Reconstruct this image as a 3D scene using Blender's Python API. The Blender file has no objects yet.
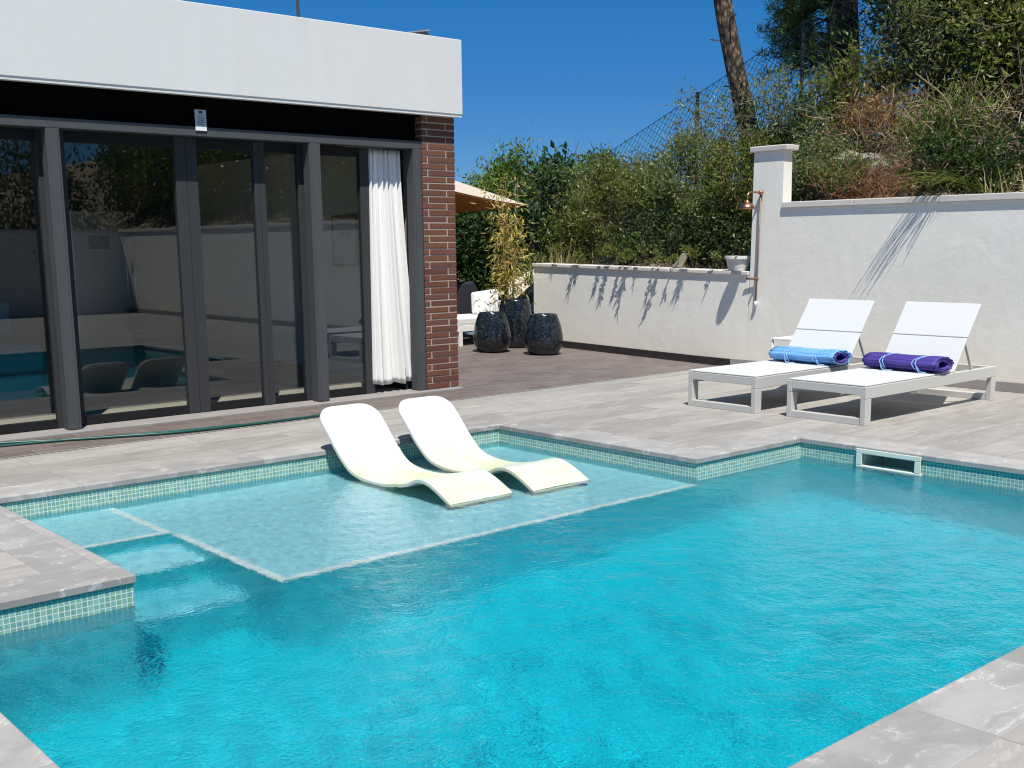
import bpy, math, random
import numpy as np
from mathutils import Vector, Matrix

SC = bpy.context.scene
R = math.radians
PI = math.pi


def link(o):
    SC.collection.objects.link(o)
    return o


# ------------------------------------------------------------------ camera
fpx, pitch, yaw, roll = 1127.14, 0.1760273, 0.8522394, -0.0101995
fw = Vector((math.cos(yaw) * math.cos(pitch), math.sin(yaw) * math.cos(pitch), -math.sin(pitch)))
rt = fw.cross(Vector((0, 0, 1))).normalized()
up = rt.cross(fw)
c_, s_ = math.cos(roll), math.sin(roll)
r2, u2 = c_ * rt + s_ * up, -s_ * rt + c_ * up
cam = bpy.data.cameras.new('camera')
co = link(bpy.data.objects.new('camera', cam))
co.matrix_world = Matrix(((r2.x, u2.x, -fw.x, 0), (r2.y, u2.y, -fw.y, 0), (r2.z, u2.z, -fw.z, 1.5), (0, 0, 0, 1)))
cam.sensor_width = 36
cam.lens = fpx / 1024 * 36
cam.shift_y = (445.42 - 384) / 1024
cam.clip_start, cam.clip_end = 0.05, 2000
SC.camera = co

# ------------------------------------------------------------------ light
SUN = Vector((-.28, -.45, 1)).normalized()
W = bpy.data.worlds.new('World')
SC.world = W
W.use_nodes = True
wt = W.node_tree
sky = wt.nodes.new('ShaderNodeTexSky')
sky.sky_type = 'NISHITA'
sky.sun_disc = False
sky.sun_elevation = math.asin(SUN.z)
sky.sun_rotation = math.atan2(SUN.x, SUN.y)
sky.altitude = 2500
sky.air_density = 1.0
sky.dust_density = 0.0
sky.ozone_density = 5.0
bgn = wt.nodes['Background']
hsv = wt.nodes.new('ShaderNodeHueSaturation')
hsv.inputs['Saturation'].default_value = 1.34
hsv.inputs['Hue'].default_value = .508
wt.links.new(sky.outputs[0], hsv.inputs['Color'])
even = wt.nodes.new('ShaderNodeMix')
even.data_type = 'RGBA'
even.inputs[0].default_value = .55
even.inputs[7].default_value = (.22, 2.08, 5.25, 1)
wt.links.new(hsv.outputs[0], even.inputs[6])
wt.links.new(even.outputs[2], bgn.inputs[0])
bgn.inputs[1].default_value = 0.078
sun = bpy.data.lights.new('sun', 'SUN')
sun.energy = 5.0
sun.angle = R(.5)
sun.color = (1, .96, .875)
so = link(bpy.data.objects.new('sun', sun))
so.rotation_euler = SUN.to_track_quat('Z', 'Y').to_euler()
sun.cycles.is_caustics_light = True
SC.view_settings.view_transform = 'Standard'
SC.view_settings.look = 'None'
SC.view_settings.exposure = 0.32
SC.cycles.use_denoising = True
SC.cycles.caustics_refractive = True
SC.cycles.caustics_reflective = False
SC.cycles.sample_clamp_indirect = 4
SC.cycles.max_bounces = 10
SC.cycles.filter_width = 1.15
SC.cycles.transparent_max_bounces = 16


# ------------------------------------------------------------------ materials
class NT:
    def __init__(s, name):
        s.m = bpy.data.materials.new(name)
        s.m.use_nodes = True
        s.t = s.m.node_tree
        s.b = s.t.nodes['Principled BSDF']
        s.out = s.t.nodes['Material Output']

    def n(s, typ, **k):
        o = s.t.nodes.new('ShaderNode' + typ)
        for a, v in k.items():
            setattr(o, a, v)
        return o

    def l(s, a, b):
        s.t.links.new(a, b)

    def val(s, sock, v):
        if hasattr(v, 'node'):
            s.l(v, sock)
        else:
            sock.default_value = (*v, 1) if isinstance(v, tuple) and len(v) == 3 and sock.type == 'RGBA' else v

    def math(s, op, a, b=0.0, c=0.0):
        o = s.n('Math', operation=op)
        for i, v in enumerate((a, b, c)):
            s.val(o.inputs[i], v)
        return o.outputs[0]

    def vmath(s, op, a, b=None):
        o = s.n('VectorMath', operation=op)
        s.val(o.inputs[0], a)
        if b is not None:
            if op == 'SCALE':
                s.val(o.inputs[3], b)
            else:
                s.val(o.inputs[1], b)
        return o.outputs[0]

    def mix(s, f, a, b, blend='MIX'):
        o = s.n('Mix', data_type='RGBA', blend_type=blend)
        s.val(o.inputs[0], f)
        s.val(o.inputs[6], a)
        s.val(o.inputs[7], b)
        return o.outputs[2]

    def pos(s):
        return s.n('NewGeometry').outputs['Position']

    def uv(s):
        return s.n('UVMap').outputs[0]

    def noise(s, vec, scale, detail=4, rough=.5, dist=0):
        o = s.n('TexNoise')
        s.l(vec, o.inputs['Vector'])
        o.inputs['Scale'].default_value = scale
        o.inputs['Detail'].default_value = detail
        o.inputs['Roughness'].default_value = rough
        o.inputs['Distortion'].default_value = dist
        return o.outputs[0]

    def ramp(s, f, stops, interp='LINEAR'):
        o = s.n('ValToRGB')
        o.color_ramp.interpolation = interp
        e = o.color_ramp.elements
        while len(e) < len(stops):
            e.new(.5)
        for i, (p, c) in enumerate(stops):
            e[i].position = p
            e[i].color = (*c, 1) if not isinstance(c, float) else (c, c, c, 1)
        s.l(f, o.inputs[0])
        return o.outputs[0]

    def bump(s, h, strength=.3, dist=.01):
        o = s.n('Bump')
        o.inputs['Strength'].default_value = strength
        o.inputs['Distance'].default_value = dist
        s.l(h, o.inputs['Height'])
        s.l(o.outputs[0], s.b.inputs['Normal'])

    def base(s, v):
        s.val(s.b.inputs['Base Color'], v)
        return s

    def rough(s, v):
        s.val(s.b.inputs['Roughness'], v)
        return s


def plain(name, col, rough=.5, metal=0., var=.12, scale=6., bump=0., bscale=60.):
    t = NT(name)
    p = t.pos()
    f = t.noise(p, scale, 5, .6)
    a = tuple(x * (1 - var) for x in col)
    b = tuple(min(1, x * (1 + var)) for x in col)
    t.base(t.mix(f, a, b))
    t.rough(rough)
    t.b.inputs['Metallic'].default_value = metal
    if bump:
        t.bump(t.noise(p, bscale, 4, .6), bump, .004)
    return t.m


def paving(name, tw, th, tones, joint, vein=.5, offset=.5, jw=.004, rgh=.55, bump=.25, stretch=(.8, 2.4)):
    """staggered stone tiles: each tile has its own tone and its own veins"""
    t = NT(name)
    p = t.pos()
    br = t.n('TexBrick')
    br.offset = offset
    t.l(p, br.inputs['Vector'])
    br.inputs['Scale'].default_value = 1
    br.inputs['Brick Width'].default_value = tw
    br.inputs['Row Height'].default_value = th
    br.inputs['Mortar Size'].default_value = jw
    br.inputs['Mortar Smooth'].default_value = .2
    br.inputs['Bias'].default_value = 0
    br.inputs['Color1'].default_value = (0, 0, 0, 1)
    br.inputs['Color2'].default_value = (1, 1, 1, 1)
    br.inputs['Mortar'].default_value = (.5, .5, .5, 1)
    rnd = br.outputs['Color']
    off = t.vmath('SCALE', rnd, 37.0)
    sc = t.vmath('MULTIPLY', p, (stretch[0], stretch[1], 1))
    v = t.vmath('ADD', sc, off)
    n1 = t.noise(v, 1.6, 7, .6, 1.2)
    n2 = t.noise(v, 5.0, 6, .65, .6)
    n3 = t.noise(p, 90, 3, .6)
    tone = t.math('ADD', t.math('MULTIPLY', rnd, .28), t.math('MULTIPLY', n1, .8))
    col = t.ramp(tone, [(.15, tones[0]), (.45, tones[1]), (.62, tones[2]), (.9, tones[3])])
    vv = t.math('ABSOLUTE', t.math('SUBTRACT', n1, .52))
    veins = t.ramp(vv, [(0., 1.), (.018, 0.)])
    vm = t.math('MULTIPLY', t.math('MULTIPLY', veins, t.ramp(n2, [(.45, 0.), (.6, 1.)])), vein)
    col = t.mix(vm, col, tuple(min(1, x * 1.45) for x in tones[3]))
    col = t.mix(t.math('MULTIPLY', t.ramp(n2, [(.3, 1.), (.5, 0.)]), .35), col, tuple(x * .8 for x in tones[0]))
    col = t.mix(t.math('MULTIPLY', n3, .25), col, tones[0])
    wear = t.noise(p, .8, 4, .6)
    col = t.mix(t.math('MULTIPLY', t.ramp(wear, [(.42, 0.), (.7, 1.)]), .22), col, tuple(x * .7 for x in tones[1]))
    col = t.mix(br.outputs['Fac'], col, joint)
    t.base(col)
    t.rough(t.math('ADD', rgh, t.math('MULTIPLY', n2, .2)))
    h = t.math('SUBTRACT', t.math('MULTIPLY', n2, .6), t.math('MULTIPLY', br.outputs['Fac'], 1.5))
    t.bump(t.math('ADD', h, t.math('MULTIPLY', n3, .3)), bump, .004)
    return t.m


def mosaic(name, cols, grout, pitch=.0263, gap=.09, rgh=.15):
    """small square glass tiles, every tile with a colour of its own"""
    t = NT(name)
    uv = t.vmath('SCALE', t.uv(), 1 / pitch)
    fl = t.vmath('FLOOR', uv)
    wn = t.n('TexWhiteNoise', noise_dimensions='3D')
    t.l(fl, wn.inputs['Vector'])
    fr = t.vmath('FRACTION', uv)
    sp = t.n('SeparateXYZ')
    t.l(fr, sp.inputs[0])
    ms = []
    for i in (0, 1):
        d = t.math('ABSOLUTE', t.math('SUBTRACT', sp.outputs[i], .5))
        ms.append(t.math('GREATER_THAN', d, .5 - gap))
    m = t.math('MAXIMUM', ms[0], ms[1])
    k = len(cols)
    tc = t.ramp(wn.outputs['Value'], [(i / k, c) for i, c in enumerate(cols)], 'CONSTANT')
    t.base(t.mix(m, tc, grout))
    t.rough(t.math('ADD', t.math('MULTIPLY', m, .5), rgh))
    return t.m


def leafmat(name, cols, trans=.3, rgh=.5):
    t = NT(name)
    g = t.n('NewGeometry')
    col = t.ramp(g.outputs['Random Per Island'], [(i / max(1, len(cols) - 1), c) for i, c in enumerate(cols)])
    t.base(col)
    t.rough(rgh)
    t.b.inputs['Specular IOR Level'].default_value = .35
    tr = t.n('BsdfTranslucent')
    t.l(t.mix(1., col, (1.3, 1.5, .6), 'MULTIPLY'), tr.inputs[0])
    mx = t.n('MixShader')
    mx.inputs[0].default_value = trans
    t.l(t.b.outputs[0], mx.inputs[1])
    t.l(tr.outputs[0], mx.inputs[2])
    t.l(mx.outputs[0], t.out.inputs[0])
    return t.m


def plaster(name, col, stain=.5, bmp=.12):
    t = NT(name)
    p = t.pos()
    big = t.noise(p, .9, 5, .6, .5)
    mid = t.noise(p, 5, 6, .65)
    fine = t.noise(p, 70, 4, .6)
    streak = t.noise(t.vmath('MULTIPLY', p, (6, 6, .5)), 1.2, 4, .6)
    c = t.mix(big, tuple(x * .93 for x in col), col)
    c = t.mix(t.math('MULTIPLY', t.ramp(mid, [(.5, 0.), (.75, 1.)]), .3 * stain), c, tuple(x * y for x, y in zip(col, (.85, .82, .76))))
    c = t.mix(t.math('MULTIPLY', t.ramp(streak, [(.5, 0.), (.72, 1.)]), .22 * stain), c, tuple(x * y for x, y in zip(col, (.8, .78, .74))))
    sp = t.n('SeparateXYZ')
    t.l(p, sp.inputs[0])
    low = t.ramp(t.math('ADD', sp.outputs[2], t.math('MULTIPLY', t.math('SUBTRACT', mid, .5), .5)), [(.06, 1.), (.45, 0.)])
    c = t.mix(t.math('MULTIPLY', low, .35 * stain), c, tuple(x * y for x, y in zip(col, (.82, .7, .55))))
    t.base(c)
    t.rough(.85)
    t.bump(t.math('ADD', t.math('MULTIPLY', mid, 2.2), t.math('ADD', t.math('MULTIPLY', fine, .5), t.math('MULTIPLY', big, 5.))), bmp, .012)
    return t.m


def glassmat(name, tint=(.87, .90, .90), base=.07):
    t = NT(name)
    lw = t.n('LayerWeight')
    lw.inputs['Blend'].default_value = .5
    f5 = t.math('POWER', lw.outputs['Facing'], 5.)
    f = t.math('ADD', t.math('MULTIPLY', f5, 1 - base), base)
    tr = t.n('BsdfTransparent')
    tr.inputs[0].default_value = (*tint, 1)
    gl = t.n('BsdfGlossy')
    gl.inputs['Roughness'].default_value = 0.0
    mx = t.n('MixShader')
    t.l(f, mx.inputs[0])
    t.l(tr.outputs[0], mx.inputs[1])
    t.l(gl.outputs[0], mx.inputs[2])
    t.l(mx.outputs[0], t.out.inputs[0])
    return t.m


def watermat():
    t = NT('pool_water')
    g = t.n('BsdfGlass')
    g.inputs['IOR'].default_value = 1.333
    g.inputs['Roughness'].default_value = 0
    g.inputs['Color'].default_value = (.93, 1, 1, 1)
    p = t.pos()
    b = t.n('Bump')
    b.inputs['Strength'].default_value = .8
    b.inputs['Distance'].default_value = .0042
    h = t.math('ADD', t.noise(t.vmath('MULTIPLY', p, (1., 1.5, 1)), 13, 3, .6, .4), t.math('MULTIPLY', t.noise(p, 48, 2, .5, .3), .9))
    t.l(h, b.inputs['Height'])
    t.l(b.outputs[0], g.inputs['Normal'])
    t.l(g.outputs[0], t.out.inputs[0])
    return t.m


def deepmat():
    t = NT('water_tint_floor_mosaic')
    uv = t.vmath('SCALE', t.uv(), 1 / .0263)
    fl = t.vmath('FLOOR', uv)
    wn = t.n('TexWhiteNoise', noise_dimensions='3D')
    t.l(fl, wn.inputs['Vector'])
    c = t.ramp(wn.outputs['Value'], [(0, (.003, .485, .61)), (.5, (.004, .535, .665)), (1, (.008, .58, .715))])  # turquoise of light through deep water, painted into the floor tiles
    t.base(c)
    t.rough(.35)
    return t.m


def matmat(name, a, b):
    # rush mat: fine stripes along the roll
    t = NT(name)
    n = t.noise(t.vmath('MULTIPLY', t.pos(), (75, 1.2, 75)), 1., 3, .6)
    t.base(t.mix(t.ramp(n, [(.38, 0.), (.62, 1.)]), a, b))
    t.rough(.65)
    t.bump(n, .6, .006)
    return t.m


def brickmat():
    t = NT('brown_brick')
    p = t.pos()
    g = t.n('NewGeometry')
    c = t.ramp(g.outputs['Random Per Island'], [(0, (.11, .040, .024)), (.4, (.15, .052, .030)), (.75, (.17, .066, .038)), (1, (.13, .052, .036))])
    n = t.noise(p, 40, 5, .65)
    t.base(t.mix(t.math('MULTIPLY', t.ramp(n, [(.4, 0.), (.7, 1.)]), .5), c, (.05, .026, .02)))
    t.rough(.85)
    t.bump(n, .6, .006)
    return t.m


M = {}
M['deck'] = paving('deck_stone', 1.3, .325, [(.21, .192, .174), (.305, .284, .259), (.37, .348, .32), (.44, .417, .388)], (.22, .2, .185), vein=.42, stretch=(.75, 2.4))
M['coping'] = paving('coping_stone', .65, .65, [(.22, .208, .196), (.31, .295, .28), (.39, .373, .355), (.46, .443, .423)], (.25, .238, .225), offset=0., jw=.003, vein=.75, stretch=(1., 1.4))
M['terrace'] = paving('terrace_tile', .33, .165, [(.10, .078, .070), (.138, .110, .100), (.172, .140, .128), (.22, .182, .166)], (.23, .20, .185), vein=.15, jw=.004, rgh=.5)
M['mosaic'] = mosaic('pool_mosaic', [(.17, .36, .31), (.22, .42, .37), (.25, .43, .34), (.17, .36, .35), (.21, .38, .29), (.28, .48, .41)], (.62, .70, .62), gap=.075)
M['shelf'] = mosaic('water_tint_shelf_mosaic', [(.27, .62, .73), (.33, .67, .77), (.31, .66, .73), (.26, .60, .73)], (.44, .74, .80), gap=.07)  # tile colours carry the pale tint of shallow water
M['white_mosaic'] = mosaic('edge_mosaic', [(.75, .82, .82), (.68, .78, .80), (.8, .84, .82)], (.8, .84, .82), gap=.07)
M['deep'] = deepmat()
M['step'] = mosaic('water_tint_step_mosaic', [(.08, .47, .58), (.11, .51, .61), (.09, .49, .60), (.07, .46, .58)], (.18, .57, .66), gap=.07)  # mid-depth water tint painted into the tile colours
M['deep_wall'] = mosaic('water_tint_deep_wall_mosaic', [(.02, .60, .70), (.03, .66, .76), (.025, .63, .74), (.02, .58, .70)], (.08, .70, .78), gap=.07)  # water tint in the tiles, lightened for light scattered in the water
M['water'] = watermat()
M['wall'] = plaster('white_plaster', (.85, .825, .755), 1., .16)
M['fascia'] = plaster('roof_render', (.66, .665, .655), .7, .03)
M['coping_wall'] = plain('wall_coping_stone', (.62, .58, .53), .8, var=.22, scale=5, bump=.3)
M['skirt_dark'] = plain('dark_skirting', (.028, .024, .024), .4, var=.3, scale=4)
M['skirt'] = plain('stone_skirting', (.28, .26, .25), .6, var=.25, scale=6)
M['brick'] = brickmat()
M['mortar'] = plain('pale_mortar', (.40, .34, .28), .9, bump=.4)
M['alu'] = plain('grey_aluminium', (.070, .074, .080), .5, var=.08)
M['alu'].node_tree.nodes['Principled BSDF'].inputs['Specular IOR Level'].default_value = .2
M['alu_mid'] = plain('dark_grey_aluminium', (.042, .044, .047), .5, var=.08)
M['alu_mid'].node_tree.nodes['Principled BSDF'].inputs['Specular IOR Level'].default_value = .15
M['alu_dark'] = plain('black_aluminium', (.014, .0145, .016), .5, var=.1)
M['alu_dark'].node_tree.nodes['Principled BSDF'].inputs['Specular IOR Level'].default_value = .15
M['black'] = plain('black_render', (.003, .003, .0035), .9)
M['black'].node_tree.nodes['Principled BSDF'].inputs['Specular IOR Level'].default_value = .05
M['glass'] = glassmat('tinted_glass')
M['int_wall'] = plain('interior_paint', (.72, .72, .70), .9, var=.04)
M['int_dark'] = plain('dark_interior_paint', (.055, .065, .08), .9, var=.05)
M['int_floor'] = paving('interior_tile', .6, .6, [(.50, .43, .33), (.54, .47, .37), (.57, .50, .40), (.60, .53, .43)], (.45, .40, .32), vein=.1, offset=0.)
M['curtain'] = plain('white_curtain_cloth', (.80, .79, .77), .85, var=.04, scale=20)
M['white_plastic'] = None
M['lounger'] = plain('pale_grey_metal', (.50, .495, .475), .4, var=.06)
M['sling'] = plain('white_sling_mesh', (.58, .59, .59), .7, var=.03, scale=40)
M['white_metal'] = plain('white_paint_metal', (.78, .78, .76), .45, var=.05)
M['blue_mat'] = matmat('light_blue_rush_mat', (.07, .24, .60), (.20, .44, .78))
M['purple_mat'] = matmat('purple_rush_mat', (.032, .018, .16), (.075, .045, .31))
M['cord'] = plain('pale_blue_cord', (.22, .42, .72), .5)
M['copper'] = plain('copper', (.50, .22, .12), .35, 1., var=.15, scale=20)
M['copper_dull'] = plain('dull_copper', (.20, .12, .09), .5, .5, var=.2, scale=20)
M['hose'] = plain('green_hose_rubber', (.008, .07, .06), .4)
M['pot_white'] = plain('white_glazed_pot', (.66, .64, .60), .6, var=.15)
M['soil'] = plain('soil', (.05, .035, .025), .95, var=.4, scale=30, bump=.6)
M['ground'] = plain('dry_earth', (.20, .15, .10), .95, var=.4, scale=1.5, bump=.6, bscale=12)
M['rock'] = plain('pale_rock', (.25, .22, .175), .9, var=.35, scale=4, bump=.9, bscale=9)
M['bark'] = None
M['twig'] = plain('grey_brown_twig', (.16, .115, .08), .9, var=.3, scale=8)
M['twig_dark'] = plain('dark_twig', (.05, .036, .026), .9, var=.3, scale=8)
M['dry'] = leafmat('dry_brush_stems', [(.20, .13, .075), (.34, .26, .16), (.46, .38, .26), (.24, .13, .07)], .1)
M['rust'] = leafmat('rust_brush_stems', [(.17, .065, .03), (.26, .11, .05), (.20, .12, .07), (.12, .06, .035)], .1)
M['straw'] = leafmat('straw_blades', [(.34, .27, .15), (.24, .20, .09), (.40, .33, .2)], .2)
M['olive'] = leafmat('olive_leaf', [(.05, .075, .02), (.14, .17, .04), (.23, .25, .07), (.08, .11, .03), (.31, .28, .11)], .4, .38)
M['greyleaf'] = leafmat('grey_green_leaf', [(.09, .12, .05), (.19, .23, .09), (.29, .32, .16), (.07, .095, .035)], .4, .38)
M['dark'] = leafmat('dark_leaf', [(.02, .042, .012), (.055, .092, .022), (.11, .155, .04), (.026, .05, .018)], .3, .36)
M['laurel'] = leafmat('laurel_leaf', [(.025, .05, .02), (.04, .08, .026), (.07, .12, .04)], .25, .35)
M['fresh'] = leafmat('fresh_leaf', [(.075, .125, .02), (.13, .20, .03), (.20, .27, .05), (.055, .095, .02)], .35, .4)
M['fig'] = leafmat('fig_leaf', [(.03, .065, .02), (.05, .10, .026), (.075, .14, .035)], .3, .4)
M['pine'] = leafmat('pine_needle', [(.035, .065, .018), (.06, .11, .026), (.10, .16, .04)], .25)
M['gold'] = leafmat('yellow_bamboo_leaf', [(.55, .39, .10), (.66, .52, .20), (.38, .33, .09), (.46, .30, .09), (.22, .26, .07)])
M['cane'] = plain('bamboo_cane', (.30, .22, .08), .5)
M['canopy'] = None
M['lining'] = plain('umbrella_lining', (.62, .25, .08), .85, var=.05)
M['navy'] = plain('navy_cloth', (.012, .012, .022), .9, var=.1)
M['cushion'] = plain('white_cushion_cloth', (.70, .69, .67), .9, var=.05, bump=.2)
M['cream'] = plain('cream_cloth', (.68, .62, .54), .9, var=.05)
M['teal'] = plain('teal_cloth', (.02, .20, .24), .85, var=.08, bump=.2)
M['steel'] = plain('brushed_steel', (.35, .36, .37), .3, .9)
M['screen'] = plain('dark_screen', (.01, .012, .02), .2)
M['paper'] = plain('pale_paper', (.55, .56, .55), .8, var=.03)
M['notice'] = plain('notice_grey_blue', (.40, .50, .53), .4, var=.05)
M['ink'] = plain('dark_ink', (.03, .035, .04), .5)
M['wood'] = plain('pale_wood', (.36, .24, .12), .5)
M['skim'] = plain('cream_plastic', (.74, .75, .66), .35, var=.05)
M['fence'] = plain('galvanised_wire', (.035, .045, .06), .5, .3)


def _more():
    t = NT('chaise_plastic')
    p = t.pos()
    n = t.noise(p, 4.5, 4, .6)
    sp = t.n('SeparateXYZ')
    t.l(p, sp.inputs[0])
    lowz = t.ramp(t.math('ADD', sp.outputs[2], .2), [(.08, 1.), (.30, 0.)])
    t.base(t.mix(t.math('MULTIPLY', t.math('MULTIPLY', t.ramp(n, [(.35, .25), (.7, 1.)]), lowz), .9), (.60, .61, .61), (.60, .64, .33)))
    t.rough(.38)
    M['white_plastic'] = t.m
    t = NT('pine_bark')
    p = t.pos()
    v = t.n('TexVoronoi')
    t.l(t.vmath('MULTIPLY', p, (20, 20, 7)), v.inputs['Vector'])
    v.inputs['Scale'].default_value = 1.
    n = t.noise(p, 16, 5, .65)
    t.base(t.mix(t.ramp(t.math('ADD', v.outputs['Distance'], t.math('MULTIPLY', n, .8)), [(.5, 0.), (1.05, 1.)]), (.20, .135, .095), (.028, .02, .016)))
    t.rough(.95)
    t.bump(v.outputs['Distance'], .8, .05)
    M['bark'] = t.m
    t = NT('umbrella_canvas')
    t.base((.74, .66, .56)).rough(.9)
    tr = t.n('BsdfTranslucent')
    tr.inputs[0].default_value = (.62, .36, .18, 1)
    mx = t.n('MixShader')
    mx.inputs[0].default_value = .3
    t.l(t.b.outputs[0], mx.inputs[1])
    t.l(tr.outputs[0], mx.inputs[2])
    t.l(mx.outputs[0], t.out.inputs[0])
    M['canopy'] = t.m
    # glazed mosaic pot, near black with pale cracked joints
    t = NT('black_mosaic_glaze')
    v = t.n('TexVoronoi')
    v.feature = 'DISTANCE_TO_EDGE'
    v.inputs['Scale'].default_value = 34
    v.inputs['Randomness'].default_value = .8
    t.l(t.pos(), v.inputs['Vector'])
    v2 = t.n('TexVoronoi')
    v2.inputs['Scale'].default_value = 34
    v2.inputs['Randomness'].default_value = .8
    t.l(t.pos(), v2.inputs['Vector'])
    e = t.ramp(v.outputs[0], [(.02, 1.), (.06, 0.)])
    sp = t.n('SeparateColor')
    t.l(v2.outputs['Color'], sp.inputs[0])
    tile = t.ramp(sp.outputs[0], [(0, (.002, .003, .005)), (.7, (.003, .006, .011)), (1, (.010, .020, .032))])
    t.base(t.mix(t.math('MULTIPLY', e, t.math('MULTIPLY', sp.outputs[1], .7)), tile, (.12, .15, .17)))
    t.rough(.2)
    M['potglaze'] = t.m


_more()


# ------------------------------------------------------------------ mesh building
class MB:
    def __init__(s):
        s.v, s.f, s.n = [], [], 0

    def add(s, v, f):
        v = np.asarray(v, float).reshape(-1, 3)
        s.v.append(v)
        k = s.n
        if isinstance(f, np.ndarray):
            s.f.extend((f + k).tolist())
        else:
            s.f.extend([[i + k for i in q] for q in f])
        s.n += len(v)
        return s

    def box(s, x0, x1, y0, y1, z0, z1):
        v = [(x, y, z) for z in (z0, z1) for y in (y0, y1) for x in (x0, x1)]
        return s.add(v, [(0, 2, 3, 1), (4, 5, 7, 6), (0, 1, 5, 4), (2, 6, 7, 3), (0, 4, 6, 2), (1, 3, 7, 5)])

    def hexa(s, low, high):
        """four bottom points and four top points, counter-clockwise from above"""
        return s.add(list(low) + list(high), [(3, 2, 1, 0), (4, 5, 6, 7), (0, 1, 5, 4), (1, 2, 6, 5), (2, 3, 7, 6), (3, 0, 4, 7)])

    def bar(s, p, q, w, h, upv=(0, 0, 1)):
        p, q = Vector(p), Vector(q)
        d = (q - p).normalized()
        a = d.cross(Vector(upv))
        if a.length < 1e-4:
            a = d.cross(Vector((1, 0, 0)))
        a.normalize()
        b = a.cross(d)
        v = [e + a * (i * w / 2) + b * (j * h / 2) for e in (p, q) for (i, j) in ((-1, -1), (1, -1), (1, 1), (-1, 1))]
        return s.add([tuple(x) for x in v], [(3, 2, 1, 0), (4, 5, 6, 7), (0, 1, 5, 4), (1, 2, 6, 5), (2, 3, 7, 6), (3, 0, 4, 7)])

    def tube(s, pts, rad, seg=8, cap=True):
        pts = [Vector(p) for p in pts]
        n = len(pts)
        rs = list(rad) if hasattr(rad, '__len__') else [rad] * n
        ref = Vector((0, 0, 1))
        if abs((pts[-1] - pts[0]).normalized().dot(ref)) > .9:
            ref = Vector((1, 0, 0))
        V = []
        for i, p in enumerate(pts):
            d = (pts[min(i + 1, n - 1)] - pts[max(i - 1, 0)]).normalized()
            a = d.cross(ref)
            if a.length < 1e-3:
                a = d.cross(Vector((0, 1, .3)))
            a.normalize()
            b = d.cross(a)
            for k in range(seg):
                t = 2 * PI * k / seg
                V.append(tuple(p + (a * math.cos(t) + b * math.sin(t)) * rs[i]))
        F = []
        for i in range(n - 1):
            for k in range(seg):
                F.append((i * seg + k, i * seg + (k + 1) % seg, (i + 1) * seg + (k + 1) % seg, (i + 1) * seg + k))
        if cap:
            F.append(tuple(range(seg))[::-1])
            F.append(tuple((n - 1) * seg + k for k in range(seg)))
        return s.add(V, F)

    def lathe(s, prof, c=(0, 0), seg=32):
        """profile of (radius, z), turned about a vertical axis through c"""
        V, F = [], []
        n = len(prof)
        for r_, z in prof:
            for k in range(seg):
                t = 2 * PI * k / seg
                V.append((c[0] + r_ * math.cos(t), c[1] + r_ * math.sin(t), z))
        for i in range(n - 1):
            for k in range(seg):
                F.append((i * seg + k, i * seg + (k + 1) % seg, (i + 1) * seg + (k + 1) % seg, (i + 1) * seg + k))
        F.append(tuple(range(seg))[::-1])
        F.append(tuple((n - 1) * seg + k for k in range(seg)))
        return s.add(V, F)

    def grid(s, P):
        """P[i][j] -> point"""
        P = np.asarray(P, float)
        a, b = P.shape[:2]
        idx = np.arange(a * b).reshape(a, b)
        F = np.stack([idx[:-1, :-1], idx[1:, :-1], idx[1:, 1:], idx[:-1, 1:]], -1).reshape(-1, 4)
        return s.add(P.reshape(-1, 3), F)

    def sticks(s, A, B, ra, rb=None):
        """many thin three-sided twigs at once"""
        A, B = np.asarray(A, float), np.asarray(B, float)
        n = len(A)
        ra = np.broadcast_to(np.asarray(ra, float), (n,))
        rb = ra * .5 if rb is None else np.broadcast_to(np.asarray(rb, float), (n,))
        d = B - A
        d /= np.linalg.norm(d, axis=1, keepdims=True) + 1e-9
        ref = np.where(np.abs(d[:, 2:3]) > .9, np.array([[1., 0, 0]]), np.array([[0, 0, 1.]]))
        a = np.cross(d, ref)
        a /= np.linalg.norm(a, axis=1, keepdims=True) + 1e-9
        b = np.cross(d, a)
        V = np.zeros((n, 6, 3))
        for k in range(3):
            t = 2 * PI * k / 3
            o = a * math.cos(t) + b * math.sin(t)
            V[:, k] = A + o * ra[:, None]
            V[:, 3 + k] = B + o * rb[:, None]
        base = (np.arange(n) * 6)[:, None]
        F = np.concatenate([base + np.array([[k, (k + 1) % 3, 3 + (k + 1) % 3, 3 + k]]) for k in range(3)], 0)
        return s.add(V.reshape(-1, 3), F)

    def leaves(s, P, D, L, Wd, rng, fold=.25):
        """folded pointed leaves: P base points, D directions"""
        P, D = np.asarray(P, float), np.asarray(D, float)
        n = len(P)
        D = D / (np.linalg.norm(D, axis=1, keepdims=True) + 1e-9)
        r_ = rng.normal(size=(n, 3))
        a = np.cross(D, r_)
        a /= np.linalg.norm(a, axis=1, keepdims=True) + 1e-9
        b = np.cross(D, a)
        L = (L * rng.uniform(.65, 1.25, n))[:, None]
        Wd = (Wd * rng.uniform(.7, 1.2, n))[:, None]
        V = np.zeros((n, 4, 3))
        V[:, 0] = P
        V[:, 1] = P + D * L * .45 + a * Wd * .5 + b * Wd * fold
        V[:, 2] = P + D * L
        V[:, 3] = P + D * L * .45 - a * Wd * .5 + b * Wd * fold
        base = (np.arange(n) * 4)[:, None]
        F = np.concatenate([base + np.array([[0, 1, 2]]), base + np.array([[0, 2, 3]])], 0)
        return s.add(V.reshape(-1, 3), F)

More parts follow.
